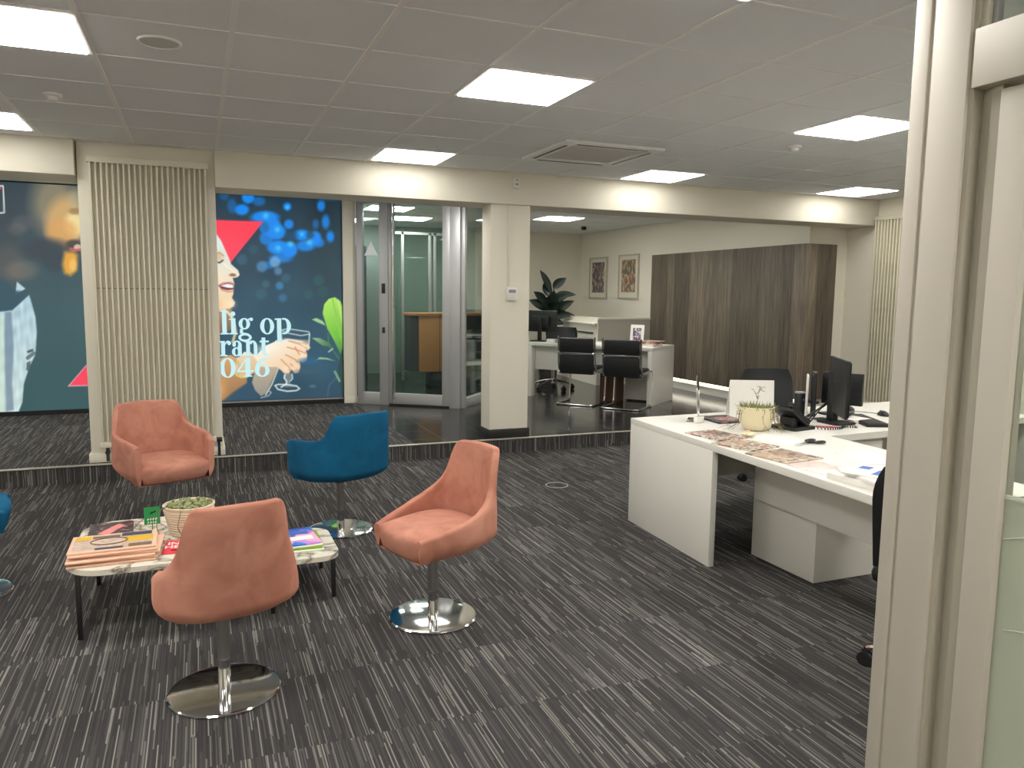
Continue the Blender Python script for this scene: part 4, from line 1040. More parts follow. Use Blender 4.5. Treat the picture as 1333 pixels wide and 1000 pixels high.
def stack_item(name, label, cat, loc, rz, w_, d_, h, mats, decals=(), group=None, pages=True):
    b = BM()
    bx(b, -w_ / 2, w_ / 2, -d_ / 2, d_ / 2, 0, h, min(0.002, h * 0.2))
    for (x0, y0, x1, y1, mi) in decals:
        quad(b, [(x0 * w_, y0 * d_, h + 0.0006), (x1 * w_, y0 * d_, h + 0.0006), (x1 * w_, y1 * d_, h + 0.0006), (x0 * w_, y1 * d_, h + 0.0006)], mi)
    o = obj(name, b, mats, None, 30, loc, rz)
    return tag(o, label, cat, group)
zz = FT
for k, (mt, lbl) in enumerate(((M['paper'], 'white brochure at the bottom of the pile on the far desk end'), (M['pinkform'], 'pinkish brochure, second from the bottom on the far desk end'), (M['magtan'], 'tan magazine in the pile on the far desk end'), (M['magred'], 'reddish magazine in the pile on the far desk end'), (M['magmix'], 'mixed coloured magazine on top of the pile on the far desk end'))):
    stack_item('magazine', lbl, 'magazine', fd(0.16 - 0.006 * k, 0.34 + 0.01 * k, zz), DR + 0.1 * (k % 3 - 1), 0.22, 0.30, 0.013, [mt], group='magazines on the far desk'); zz += 0.0132

# visitor chairs -------------------------------------------------------------------------
def visitor_chair(loc, rz, label):
    t = thing('visitor_chair', label, 'chair', loc, rz, 'black chrome visitor chairs at the far desk')
    W = 0.24
    b = BM()
    pts = [(-W, -0.13, 0.86), (-W, -0.09, 0.50), (-W, -0.06, 0.43), (-W, 0.36, 0.45), (-W, 0.33, 0.012), (-W, -0.16, 0.012), (W, -0.16, 0.012), (W, 0.33, 0.012), (W, 0.36, 0.45), (W, -0.06, 0.43), (W, -0.09, 0.50), (W, -0.13, 0.86)]
    tube(b, fillet_path(pts, 0.06, 5), 0.0125, 10); obj('frame', b, M['chrome'], t)
    b = BM(); tube(b, fillet_path([(-W, -0.125, 0.66), (-W + 0.03, -0.145, 0.655), (W - 0.03, -0.145, 0.655), (W, -0.125, 0.66)], 0.03), 0.011, 8); obj('crossbar', b, M['chrome'], t)
    b = BM(); tube(b, [(-W, -0.085, 0.405), (W, -0.085, 0.405)], 0.009, 8); obj('rail', b, M['chrome'], t)
    for z0, z1 in ((0.655, 0.845), (0.39, 0.64)):
        b = BM(); box(b, (0, -0.105 - (z0 + z1 - 1.2) * 0.05, (z0 + z1) / 2), (2 * W - 0.035, 0.05, z1 - z0), 0, 0.018, rot=Matrix.Rotation(0.1, 4, 'X')); obj('back_pad', b, M['leather'], t)
    b = BM(); box(b, (0, 0.14, 0.455), (2 * W - 0.035, 0.44, 0.05), 0, 0.018); obj('seat', b, M['leather'], t)
    for s in (-1, 1):
        b = BM(); bx(b, s * W - 0.02, s * W + 0.02, 0.28, 0.33, 0.0, 0.012, 0.003); obj('glide', b, M['black'], t)
    return t
v1 = visitor_chair(fd(0.84, -0.31), DR + 0.12, 'black leather visitor chair on chrome frame, the left one at the far desk')
dup(v1, fd(0.22, -0.33), DR + 0.08, 'black leather visitor chair on chrome frame, the right one at the far desk')

# swivel office chairs -------------------------------------------------------------------
def office_chair(loc, rz, label, arms=True, star=0.3):
    t = thing('office_chair', label, 'office chair', loc, rz)
    b = BM()
    for k in range(5):
        a = 2 * PI * k / 5 + star
        tube(b, smooth_path([(0.03 * math.cos(a), 0.03 * math.sin(a), 0.135), (0.15 * math.cos(a), 0.15 * math.sin(a), 0.12), (0.30 * math.cos(a), 0.30 * math.sin(a), 0.075)], 5), 0.019, 8, taper=0.7)
    cyl(b, (0, 0, 0.09), (0, 0, 0.16), 0.035); star_o = obj('star_base', b, M['chrome'], t)
    for k in range(5):
        a = 2 * PI * k / 5 + star; cx, cy = 0.30 * math.cos(a), 0.30 * math.sin(a); q = Vector((-math.sin(a), math.cos(a), 0))
        b = BM()
        for s in (-1, 1): cyl(b, Vector((cx, cy, 0.03)) + q * (s * 0.008), Vector((cx, cy, 0.03)) + q * (s * 0.027), 0.03)
        cyl(b, (cx, cy, 0.03), (cx, cy, 0.075), 0.012); bx(b, cx - 0.014, cx + 0.014, cy - 0.014, cy + 0.014, 0.045, 0.066)
        obj('caster', b, M['black'], star_o)
    b = BM(); cyl(b, (0, 0, 0.16), (0, 0, 0.40), 0.026); obj('gas_lift', b, M['steel'], t)
    b = BM(); bx(b, -0.11, 0.11, -0.12, 0.10, 0.385, 0.425, 0.01); obj('mechanism', b, M['black'], t)
    b = BM(); box(b, (0, 0.02, 0.46), (0.48, 0.47, 0.075), 0, 0.03); obj('seat', b, M['leather'], t)
    b = BM()
    rows = []
    for i in range(13):
        z = 0.50 + 0.40 * i / 12; hw = 0.225 - 0.04 * max(0, (i - 8) / 4) ** 2
        yy = -0.235 - 0.03 * math.sin((z - 0.55) * 3.5) - 0.1 * (z - 0.50)
        rows.append((z, hw, yy))
    grid = []
    for side in (0, 1):
        g = []
        for (z, hw, yy) in rows:
            g.append([b.verts.new((hw * s, yy + 0.05 * s * s - (0.045 if side else 0), z)) for s in (-1, -0.75, -0.4, 0, 0.4, 0.75, 1)])
        grid.append(g)
    for gi, g in enumerate(grid):
        for A, B in zip(g, g[1:]):
            for j in range(6): b.faces.new((A[j], A[j + 1], B[j + 1], B[j]))
    F, K = grid
    for i in range(12):
        for j in (0, 6): b.faces.new((F[i][j], F[i + 1][j], K[i + 1][j], K[i][j]))
    for i in (0, 12):
        for j in range(6): b.faces.new((F[i][j], F[i][j + 1], K[i][j + 1], K[i][j]))
    bp = obj('backrest', b, M['leather'], t, 60)
    b = BM(); tube(b, smooth_path([(0, -0.05, 0.41), (0, -0.26, 0.42), (0, -0.325, 0.52), (0, -0.335, 0.68)], 6), 0.02, 8); obj('back_spine', b, M['steel'], t)
    if arms:
        for s in (-1, 1):
            b = BM(); tube(b, fillet_path([(s * 0.20, 0.0, 0.43), (s * 0.275, 0.0, 0.44), (s * 0.275, -0.02, 0.655)], 0.04), 0.014, 8); obj('arm_bracket', b, M['steel'], t)
            b = BM(); bx(b, s * 0.275 - 0.032, s * 0.275 + 0.032, -0.13, 0.13, 0.65, 0.678, 0.01); obj('armrest', b, M['black'], t)
    return t
oc1 = office_chair(fd(1.85, 0.88), DR + 2.95, 'black office chair with chrome star base behind the far desk')

# ------------------------------------------------------------------ lounge chairs
def lounge_parts(kind, fabric):
    half = [(0.19, 0.20), (0.216, 0.11), (0.24, 0.0), (0.25, -0.10), (0.228, -0.19), (0.160, -0.243), (0.08, -0.261), (0.0, -0.265)] if kind == 'side' else [(0.237, 0.225), (0.258, 0.12), (0.27, 0.0), (0.264, -0.11), (0.236, -0.195), (0.165, -0.245), (0.08, -0.262), (0.0, -0.265)]
    right = [Vector((p.x, p.y)) for p in smooth_path([(p[0], p[1], 0) for p in half], 10)]
    full = right + [Vector((-p.x, p.y)) for p in reversed(right[:-1])]
    L = [0]
    for a, c_ in zip(right, right[1:]): L.append(L[-1] + (c_ - a).length)
    tt = [l / L[-1] for l in L]; tt = tt + list(reversed(tt[:-1]))
    if kind == 'side': kp = [(0, .445), (.15, .468), (.3, .493), (.45, .530), (.54, .568), (.60, .612), (.63, .665), (.65, .72), (.668, .768), (.69, .787), (.73, .793), (1, .796)]
    else: kp = [(0, .575), (.05, .59), (.2, .602), (.45, .617), (.54, .63), (.585, .655), (.61, .70), (.628, .75), (.65, .776), (.68, .784), (1, .788)]
    xs, ys = [k[0] for k in kp], [k[1] for k in kp]
    top = [float(np.interp(t, xs, ys)) for t in tt]
    for _ in range(2): top = [top[0]] + [(top[i - 1] + 2 * top[i] + top[i + 1]) / 4 for i in range(1, len(top) - 1)] + [top[-1]]
    n = len(full)
    nor = []
    for i in range(n):
        a = full[max(i - 1, 0)]; c_ = full[min(i + 1, n - 1)]; d = (c_ - a).normalized(); nor.append(Vector((-d.y, d.x)))
    if nor[0].dot(-full[0]) < 0: nor = [-q for q in nor]
    ZS = 0.43
    def z0(x, y): return 0.335 + 0.03 * max(0, -y / 0.265) + 0.012 * min(1, max(0, (0.2 - y) / 0.2)) * (x / 0.265) ** 2
    def under(x, y, z):
        u = max(0, min(1, (ZS - z) / (ZS - z0(x, y)))); k = 0.20 * u ** 2.2
        return Vector((x * (1 - k * (1 if y < 0.15 else 0.6)), y * (1 - (k if y < 0 else 0.3 * k)), z))
    def pos(i, z, inset):
        q = full[i] + nor[i] * inset; x, y = q.x, q.y; t = tt[i]
        if z < ZS: return under(x, y, z)
        h = z - ZS
        if kind == 'side': q_ = min(1, h / 0.22); x *= 1 - (0.18 * q_ * q_ * (3 - 2 * q_) + 0.05 * h) * min(1, max(0, (t - 0.2) * 2)); y -= 0.13 * h * min(1, max(0, (t - 0.35) * 3))
        else: x *= 1 - 0.42 * h * min(1, max(0, (t - 0.35) * 3)) + 0.06 * h * (1 - t); y -= 0.13 * h * min(1, max(0, (t - 0.35) * 3))
        return Vector((x, y, z))
    TH = 0.036
    b = BM(); cols = []
    for i in range(n):
        zt = top[i]; col = []; zb = z0(full[i].x, full[i].y)
        for k in range(6): col.append(pos(i, zb + (ZS - zb) * (k / 5) ** 0.75, 0))
        for k in range(1, 5): col.append(pos(i, ZS + (zt - 0.010 - ZS) * k / 4, 0))
        col.append(pos(i, zt - 0.003, 0.004)); col.append(pos(i, zt, 0.011)); col.append(pos(i, zt, TH - 0.011)); col.append(pos(i, zt - 0.003, TH - 0.004))
        for k in range(6): col.append(pos(i, zt - 0.010 + (0.40 - zt + 0.010) * k / 5, TH))
        cols.append([b.verts.new(p) for p in col])
    for A, B in zip(cols, cols[1:]):
        for j in range(len(A) - 1): b.faces.new((A[j], A[j + 1], B[j + 1], B[j]))
    for C_ in (cols[0], cols[-1]):          # close the two front edges
        lo, hi = 0, len(C_) - 1
        while hi - lo > 1:
            if hi - lo == 2: b.faces.new((C_[lo], C_[lo + 1], C_[hi])); break
            b.faces.new((C_[lo], C_[lo + 1], C_[hi - 1], C_[hi])); lo += 1; hi -= 1
    ring = [c_[0] for c_ in cols]
    a, c_ = ring[-1].co.copy(), ring[0].co.copy()
    for j in range(1, 8): ring.append(b.verts.new(a.lerp(c_, j / 8)))
    for sc, zz_ in ((0.75, 0.6), (0.4, 0.2)):
        nr = [b.verts.new((v.co.x * sc, v.co.y * sc, 0.330 + (v.co.z - 0.330) * zz_)) for v in ring]
        for j in range(len(ring)): b.faces.new((ring[j], ring[(j + 1) % len(ring)], nr[(j + 1) % len(ring)], nr[j]))
        ring = nr
    b.faces.new(ring)
    s = BM()
    def foot(sc, f, fr):
        pts = [(full[i] + nor[i] * (TH - 0.004)) * sc for i in range(n)]
        ring = []
        for p in pts:
            if f < 0: ring.append(under(p.x, p.y, z0(p.x, p.y) + 0.002 + (ZS - z0(p.x, p.y)) * (1 + f)))
            else: ring.append(Vector((p.x, p.y, f)))
        a, c_ = ring[-1], ring[0]
        for j in range(1, 12):
            u = j / 12; q = a.lerp(c_, u); q.y += fr * math.sin(PI * u) ** 0.6; ring.append(q)
        return [s.verts.new(p) for p in ring]
    rings = [foot(0.97, -1.0, 0.012), foot(0.99, -0.9, 0.018), foot(1.0, -0.5, 0.022), foot(1.0, -0.2, 0.024), foot(1.0, 0.432, 0.024), foot(0.985, 0.442, 0.018), foot(0.95, 0.449, 0.012), foot(0.8, 0.458, 0.004), foot(0.5, 0.464, 0.0)]
    for A, B in zip(rings, rings[1:]):
        m = len(A)
        for j in range(m): s.faces.new((A[j], A[(j + 1) % m], B[(j + 1) % m], B[j]))
    s.faces.new(rings[-1]); s.faces.new(list(reversed(rings[0])))
    return b, s
def lounge_chair(kind, fabric, loc, rz, label, group):
    t = thing('swivel_chair', label, 'chair', loc, rz, group)
    b, s = lounge_parts(kind, fabric)
    obj('shell', b, fabric, t, 50); obj('seat', s, fabric, t, 50)
    b = BM(); lathe(b, [(0, 0.0), (0.2, 0.0), (0.205, 0.003), (0.205, 0.007), (0.2, 0.011), (0.19, 0.0125), (0, 0.0135)], 64); obj('base_disc', b, M['chrome'], t, 30)
    b = BM(); cyl(b, (0, 0, 0.013), (0, 0, 0.13), 0.0225, n=24); obj('sleeve', b, M['chrome'], t)
    b = BM(); cyl(b, (0, 0, 0.13), (0, 0, 0.325), 0.0215, n=24); obj('pole', b, M['steel'], t)
    b = BM(); bx(b, -0.05, 0.05, -0.05, 0.05, 0.318, 0.334, 0.004); obj('mount_plate', b, M['darksteel'], t)
    return t
def face(az): return math.radians(az - 90)          # local +y looks towards azimuth az (degrees from +x)
LG = 'swivel lounge chairs around the coffee tables'
sc1 = lounge_chair('side', M['pink'], (0.05, 2.99, 0), face(102), 'salmon pink velvet swivel chair with its back to the viewer, in front of the tables', LG)
sc2 = dup(sc1, (0.98, 3.37, 0), face(199), 'salmon pink velvet swivel chair seen from the side, right of the tables', LG)
sc3 = lounge_chair('arm', M['pink'], (-0.235, 5.30, 0), face(-68), 'salmon pink velvet armchair facing the viewer in front of the radiator', LG)
sc4 = lounge_chair('arm', M['blue'], (0.805, 4.87, 0), face(114), 'petrol blue swivel armchair turned away, in front of the carpeted step', LG)
sc5 = lounge_chair('side', M['blue'], (-1.11, 4.42, 0), face(8), 'petrol blue swivel chair cut off by the left edge of the photo', LG)

# ------------------------------------------------------------------ coffee tables
def coffee_table(loc, W, D, H, r, label, leg_in=0.05):
    t = thing('coffee_table', label, 'coffee table', loc, 0, 'marble coffee tables')
    b = BM(); prism(b, roundrect(W, D, r, 10), H - 0.024, H, 0.006); obj('tabletop', b, M['marble'], t)
    b = BM()
    for sx in (-1, 1): bx(b, sx * (W / 2 - leg_in) - 0.009, sx * (W / 2 - leg_in) + 0.009, -D / 2 + leg_in, D / 2 - leg_in, H - 0.044, H - 0.024)
    bx(b, -W / 2 + leg_in, W / 2 - leg_in, -0.01, 0.01, H - 0.04, H - 0.024); obj('underframe', b, M['blackmetal'], t)
    for sx in (-1, 1):
        for sy in (-1, 1):
            x, y = sx * (W / 2 - leg_in), sy * (D / 2 - leg_in)
            b = BM(); bx(b, x - 0.010, x + 0.010, y - 0.010, y + 0.010, 0, H - 0.024, 0.002); obj('leg', b, M['blackmetal'], t)
    return t
TH1 = 0.315; TH2 = 0.222
coffee_table((-0.115, 4.01, 0), 0.90, 0.78, TH1, 0.16, 'higher marble coffee table on black legs with newspapers and a pot')
coffee_table((0.455, 3.99, 0), 0.33, 0.50, TH2, 0.10, 'lower marble coffee table with colourful magazines behind the nearest chair', 0.035)

# newspapers, stacked one on another, folded edge towards the viewer
def newspaper(loc, rz, label, top=False):
    W_, D_, h = 0.35, 0.25, 0.0095
    b = BM()
    sec = []
    for i in range(9):
        a = -PI / 2 + PI * i / 8
        sec.append((-D_ / 2 - 0.004 * math.cos(a) + 0.004, h / 2 + h / 2 * math.sin(a)))
    sec = [(D_ / 2, 0.0)] + sec + [(D_ / 2, h), (D_ / 2, h * 0.62), (D_ / 2 - 0.01, h * 0.5), (D_ / 2, h * 0.38)]
    A = [b.verts.new((-W_ / 2, y, z)) for y, z in sec]; B = [b.verts.new((W_ / 2, y, z)) for y, z in sec]
    m = len(sec)
    for i in range(m): b.faces.new((A[i], A[(i + 1) % m], B[(i + 1) % m], B[i]))
    b.faces.new(A); b.faces.new(list(reversed(B)))
    mats = [M['pinkpaper']]
    if top:
        mats = [M['pinkpaper'], M['newsgrey'], M['yellow'], M['navy'], M['brownprint']]
        zt = h + 0.0007
        def dq(x0, y0, x1, y1, mi, dz=0.0): quad(b, [(x0 * W_, y0 * D_, zt + dz), (x1 * W_, y0 * D_, zt + dz), (x1 * W_, y1 * D_, zt + dz), (x0 * W_, y1 * D_, zt + dz)], mi)
        dq(-.46, -.40, .46, .46, 1); dq(-.46, .20, -.27, .42, 2, .0004); dq(-.26, .24, .06, .38, 4, .0004); dq(.08, .26, .44, .47, 3, .0004)
        dq(.12, -.10, .46, .22, 2, .0004); dq(-.20, -.44, .12, -.33, 3, .0004); dq(.18, -.42, .45, -.24, 4, .0004)
    o = obj('newspaper', b, mats, None, 40, loc, rz)
    return o
zz = TH1 + 0.0005
nl = ['lowest salmon newspaper of the pile on the higher coffee table', 'salmon newspaper second from the bottom of the pile', 'salmon newspaper in the middle of the pile', 'salmon newspaper fourth from the bottom, skewed to the right', 'salmon newspaper directly under the top newspaper of the pile', 'top newspaper of the pile with yellow and dark printed boxes']
offs = [(-0.385, 3.80, .02), (-0.372, 3.815, -.03), (-0.39, 3.80, .04), (-0.36, 3.83, -.05), (-0.378, 3.82, .03), (-0.385, 3.835, .02)]
for k in range(6):
    o = newspaper((offs[k][0], offs[k][1], zz), offs[k][2], nl[k], k == 5); tag(o, nl[k], 'newspaper', 'salmon newspapers on the coffee table'); zz += 0.0098
tp = o
b = BM()
ell = [(0.075 * math.cos(2 * PI * i / 24) - 0.02, 0.05 * math.sin(2 * PI * i / 24) + 0.005, 0.0118) for i in range(24)]
tube(b, ell, 0.0025, 6, closed=True); obj('printed_face', b, M['brownprint'], tp)
mg = thing('magazine', 'dark glossy magazine with a colourful cover photo behind the newspapers', 'magazine', (-0.43, 4.20, TH1 + 0.0005), 0.05)
b = BM(); bx(b, -0.10, 0.10, -0.13, 0.13, 0, 0.012, 0.002); obj('cover', b, [M['magdark']], mg)
b = BM(); bx(b, -0.097, 0.1015, -0.131, 0.131, 0.002, 0.010); obj('pages', b, M['paper'], mg)
b = BM(); quad(b, [(-0.06, -0.06, 0.0127), (-0.01, -0.09, 0.0127), (0.06, 0.05, 0.0127), (0.03, 0.09, 0.0127)]); obj('cover_picture', b, pmat('pink_figure_print', (226, 140, 136), 0.5), mg)
# ribbed pot with string plant on the higher table
pp = thing('potted_plant', 'ribbed beige pot with trailing string plant on the higher coffee table', 'plant', (-0.07, 4.06, TH1))
b = BM()
prof = [(0, 0), (0.072, 0.0)]
for i in range(10): prof += [(0.078 + 0.0035 * i * 0.6, 0.008 + 0.0115 * i), (0.0745 + 0.0035 * i * 0.6, 0.014 + 0.0115 * i)]
prof += [(0.098, 0.128), (0.099, 0.134), (0.092, 0.135), (0.086, 0.12), (0, 0.118)]
lathe(b, prof, 40)
for v in b.verts: v.co = Vector((v.co.x * 1.22, v.co.y * 1.22, v.co.z * 1.1))
obj('pot', b, M['potrib'], pp, 25)
b = BM(); rnd = random.Random(3)
for i in range(150):
    a = rnd.uniform(0, 2 * PI); r = 0.103 * math.sqrt(rnd.random()); q = rnd.uniform(0.007, 0.012)
    bmesh.ops.create_icosphere(b, subdivisions=1, radius=q, matrix=Matrix.Translation((r * math.cos(a), r * math.sin(a), 0.138 + rnd.uniform(0, 0.014))))
obj('foliage', b, M['succulent'], pp)
for k, pts in enumerate(([(-.07, -.03, .135), (-.10, -.05, .13), (-.115, -.07, .07), (-.105, -.09, .03), (-.09, -.10, .004)], [(-.06, -.05, .135), (-.12, -.03, .12), (-.19, -.02, .06), (-.22, -.03, .005)], [(-.03, -.07, .135), (-.03, -.10, .12), (-.04, -.10, .06), (-.03, -.095, .03)], [(.01, -.08, .135), (.01, -.105, .11), (-.0, -.105, .05)])):
    pts = [(x * 1.25, y * 1.25, z * 1.1 if z > .02 else z) for x, y, z in pts]
    b = BM(); tube(b, smooth_path(pts, 6), 0.0022, 5); obj('tendril', b, M['stem'], pp)

# text as flat mesh
def text_bm(txt, size, extrude=0.0):
    cu = bpy.data.curves.new('t', 'FONT'); cu.body = txt; cu.size = size; cu.align_x = 'CENTER'; cu.align_y = 'CENTER'; cu.offset = size * 0.02; cu.resolution_u = 3
    o = bpy.data.objects.new('t', cu); COL.objects.link(o)
    dg = bpy.context.evaluated_depsgraph_get(); dg.update()
    me = bpy.data.meshes.new_from_object(o.evaluated_get(dg))
    bm = BM(); bm.from_mesh(me); bpy.data.meshes.remove(me); bpy.data.objects.remove(o); bpy.data.curves.remove(cu)
    return bm
gf = thing('flyer', 'green card flag with white lettering stuck beside the ribbed pot', 'flyer', (-0.235, 4.02, TH1 + 0.10), 0.1)
b = BM(); bx(b, -0.035, 0.035, -0.0015, 0.0015, -0.03, 0.055); bx(b, -0.002, 0.002, -0.001, 0.001, -0.10, -0.03); obj('card', b, M['green'], gf)
b = BM()
rk = random.Random(5)
for z in (-0.004, -0.020):
    x = -0.022
    while x < 0.022:
        w_ = rk.uniform(0.006, 0.009); h_ = 0.012
        quad(b, [(x, -0.0021, z - h_ / 2), (x + w_ * 0.4, -0.0021, z - h_ / 2), (x + w_ * 0.8, -0.0021, z + h_ / 2), (x + w_ * 0.35, -0.0021, z + h_ / 2)])
        quad(b, [(x, -0.0021, z - 0.002), (x + w_, -0.0021, z - 0.002), (x + w_, -0.0021, z + 0.002), (x, -0.0021, z + 0.002)])
        x += w_ + 0.0035
obj('lettering', b, M['lettering'], gf)
b = BM()
for a in ((-.012, .02, .004, .034), (.002, .024, .016, .038)): quad(b, [(a[0], -0.0021, a[1]), (a[2], -0.0021, a[1] + .004), (a[2], -0.0021, a[3]), (a[0] + .006, -0.0021, a[3] - .004)])
obj('emblem', b, M['blackink'], gf)
rf = thing('flyer', 'red flyer with white capitals lying on the higher coffee table', 'flyer', (-0.125, 3.84, TH1 + 0.0005), -0.08)
b = BM(); bx(b, -0.055, 0.055, -0.10, 0.10, 0, 0.003); obj('card', b, M['red'], rf)
b = BM()
for s_, y in (('INV', 0.045), ('HEC', -0.005)):
    tb = text_bm(s_, 0.055)
    for v in tb.verts: v.co = Vector((v.co.x, v.co.y + y, 0.0037))
    me = bpy.data.meshes.new('g'); tb.to_mesh(me); tb.free(); b.from_mesh(me); bpy.data.meshes.remove(me)
obj('lettering', b, M['lettering'], rf)
b = BM(); bx(b, -0.02, 0.005, -0.06, -0.045, 0.0031, 0.0037); obj('emblem', b, M['blackink'], rf)
zz = TH2 + 0.0005
for k, (lbl, mt, dx, dy, rz, h) in enumerate((('bottom white magazine of the pile on the lower coffee table', [M['paper']], 0, -.005, .02, .008), ('lime green magazine in the pile on the lower coffee table', [M['lime']], .0, .01, -.03, .012), ('thin white booklet under the blue magazine on the lower coffee table', [M['paper']], -.01, .01, .06, .006), ('blue and violet magazine on top of the pile on the lower coffee table', [M['bluecover'], M['paper'], M['bluelogo']], -.015, .02, .08, .008))):
    o = stack_item('magazine', lbl, 'magazine', (0.445 + dx, 3.98 + dy, zz), rz, 0.21, 0.28, h, mt, ((-.3, -.25, .38, -.02, 1), (-.1, .1, .35, .32, 2)) if k == 3 else (), 'magazines on the lower coffee table'); zz += h + .0003

# ------------------------------------------------------------------ floor socket ring in the carpet
b = BM(); lathe(b, [(0.083, 0.0), (0.085, 0.004), (0.09, 0.004), (0.092, 0.0)], 40, (0, 0, 0.0005)); tag(obj('floor_box', b, M['metalgrey'], None, 40, (2.61, 5.46, 0)), 'round floor socket cover outlined in the carpet near the step', 'floor socket')

# ------------------------------------------------------------------ near L shaped desk
dk = thing('desk', 'big white L shaped desk with a panel leg on the carpet', 'desk', (2.655, 4.43, 0))
def D(x, y): return (x - 2.655, y - 4.43)
Lp = [D(2.655, 4.43), D(2.548, 2.08), D(3.36, 2.13), D(3.44, 3.47), D(5.45, 3.60), D(5.45, 4.53)]
b = BM(); prism(b, Lp, DZ - 0.04, DZ, 0.0015); obj('desktop', b, M['white'], dk)
b = BM(); seg(b, D(2.673, 4.428), D(2.628, 3.475), 0, DZ - 0.04, 0.036, 0.0015); obj('end_panel', b, M['white'], dk)
b = BM(); seg(b, D(5.43, 4.50), D(5.43, 3.63), 0, DZ - 0.04, 0.036, 0.0015); obj('end_panel', b, M['white'], dk)
b = BM(); seg(b, D(2.62, 2.12), D(3.30, 2.16), 0, DZ - 0.04, 0.036, 0.0015); obj('end_panel', b, M['white'], dk)
b = BM(); seg(b, D(2.955, 3.52), D(2.90, 2.16), 0.355, DZ - 0.04, 0.018, 0.001); obj('modesty_panel', b, M['white'], dk)
b = BM(); seg(b, D(2.69, 4.25), D(5.40, 4.30), 0.30, DZ - 0.04, 0.018, 0.001); obj('modesty_panel', b, M['white'], dk)
pd = thing('drawer_pedestal', 'white drawer pedestal standing on the carpet under the near desk', 'drawers', (3.185, 3.315, 0))
b = BM(); bx(b, -0.205, 0.205, -0.25, 0.25, 0.004, 0.60, 0.002); obj('carcass', b, M['white'], pd)
for k in range(3):
    b = BM(); bx(b, 0.206, 0.222, -0.245, 0.245, 0.02 + 0.19 * k, 0.20 + 0.19 * k, 0.002); obj('drawer', b, M['white'], pd)
pd2 = thing('drawer_pedestal', 'white drawer unit under the rear arm of the near desk', 'drawers', (3.72, 3.80, 0))
b = BM(); bx(b, -0.215, 0.215, -0.25, 0.25, 0.004, 0.655, 0.002); obj('carcass', b, M['white'], pd2)
for k in range(3):
    b = BM(); bx(b, -0.205, 0.205, -0.268, -0.251, 0.03 + 0.205 * k, 0.225 + 0.205 * k, 0.002); obj('drawer', b, M['white'], pd2)

# on the desk ------------------------------------------------------
ph = thing('potted_plant', 'cream bowl pot with thin trailing twigs on the near desk', 'plant', (3.155, 3.79, DZ))
b = BM(); lathe(b, [(0, 0), (0.06, 0.0), (0.08, 0.012), (0.098, 0.05), (0.106, 0.10), (0.108, 0.145), (0.103, 0.147), (0.10, 0.13), (0, 0.125)], 44); obj('pot', b, M['pot'], ph, 35)
b = BM(); rnd = random.Random(11)
for i in range(230):
    a = rnd.uniform(0, 2 * PI); r = 0.103 * math.sqrt(rnd.random()); L = rnd.uniform(0.02, 0.05)
    p0 = Vector((r * math.cos(a), r * math.sin(a), 0.128)); dvec = Vector((rnd.uniform(-.6, .6) + 0.5 * math.cos(a), rnd.uniform(-.6, .6) + 0.5 * math.sin(a), rnd.uniform(0.5, 1.1))).normalized()
    cyl(b, p0, p0 + dvec * L, 0.0028, 0.0008, 5)
obj('foliage', b, M['succulent'], ph)
def twig(pts, r=0.002):
    b = BM(); P = smooth_path(pts, 5); tube(b, P, r, 5, taper=0.5)
    for i in range(3, len(P) - 1, 3):
        d = Vector((rnd.uniform(-1, 1), rnd.uniform(-1, 1), rnd.uniform(-.8, .6))).normalized() * rnd.uniform(.015, .035)
        tube(b, [P[i], P[i] + d], r * .7, 4)
    for v in b.verts: v.co.z = max(v.co.z, 0.001)
    obj('twig', b, M['twig'], ph)
twig([(0, 0, .13), (.005, 0, .19), (.012, 0, .24), (.03, .01, .27)]); twig([(.005, 0, .19), (-.015, 0, .23), (-.035, 0, .255)]); twig([(.012, 0, .23), (.028, 0, .255), (.055, 0, .265)])
rr = Vector((0.80, -0.60, 0)); ff = Vector((-0.6, -0.8, 0))
for k in range(13):
    s = rnd.uniform(.3, 1.2); o_ = rnd.uniform(-.5, 1.0)
    dirv = (rr * s + ff * o_).normalized()
    twig([dirv * .08 + Vector((0, 0, .13)), dirv * .115 + Vector((0, 0, .14)), dirv * (.125 + rnd.uniform(0, .02)) + Vector((rnd.uniform(-.02, .02), rnd.uniform(-.02, .02), .07)), dirv * (.14 + rnd.uniform(0, .05)) + Vector((rnd.uniform(-.03, .03), rnd.uniform(-.03, .03), .01))], .0016)
for k in range(5):
    dirv = (-rr + ff * rnd.uniform(0, .9)).normalized()
    twig([dirv * .08 + Vector((0, 0, .13)), dirv * .115 + Vector((0, 0, .12)), dirv * .13 + Vector((0, 0, .05)), dirv * (.18 + rnd.uniform(0, .05)) + Vector((0, 0, .01))], .0016)
cy_ = thing('blossom', 'small cream blossom fallen on the desk in front of the bowl pot', 'flower', (2.945, 3.60, DZ + 0.0085))
b = BM(); rnd2 = random.Random(4)
for k in range(9):
    a = 2 * PI * k / 9; bmesh.ops.create_uvsphere(b, u_segments=8, v_segments=6, radius=0.018, matrix=Matrix.Translation((0.026 * math.cos(a), 0.026 * math.sin(a), 0.012)) @ Matrix.Diagonal((1, 1, .55, 1)))
obj('petals', b, M['pot'], cy_)
b = BM(); bmesh.ops.create_uvsphere(b, u_segments=8, v_segments=6, radius=0.016, matrix=Matrix.Translation((0, 0, 0.018))); obj('centre', b, M['pinkpaper'], cy_)

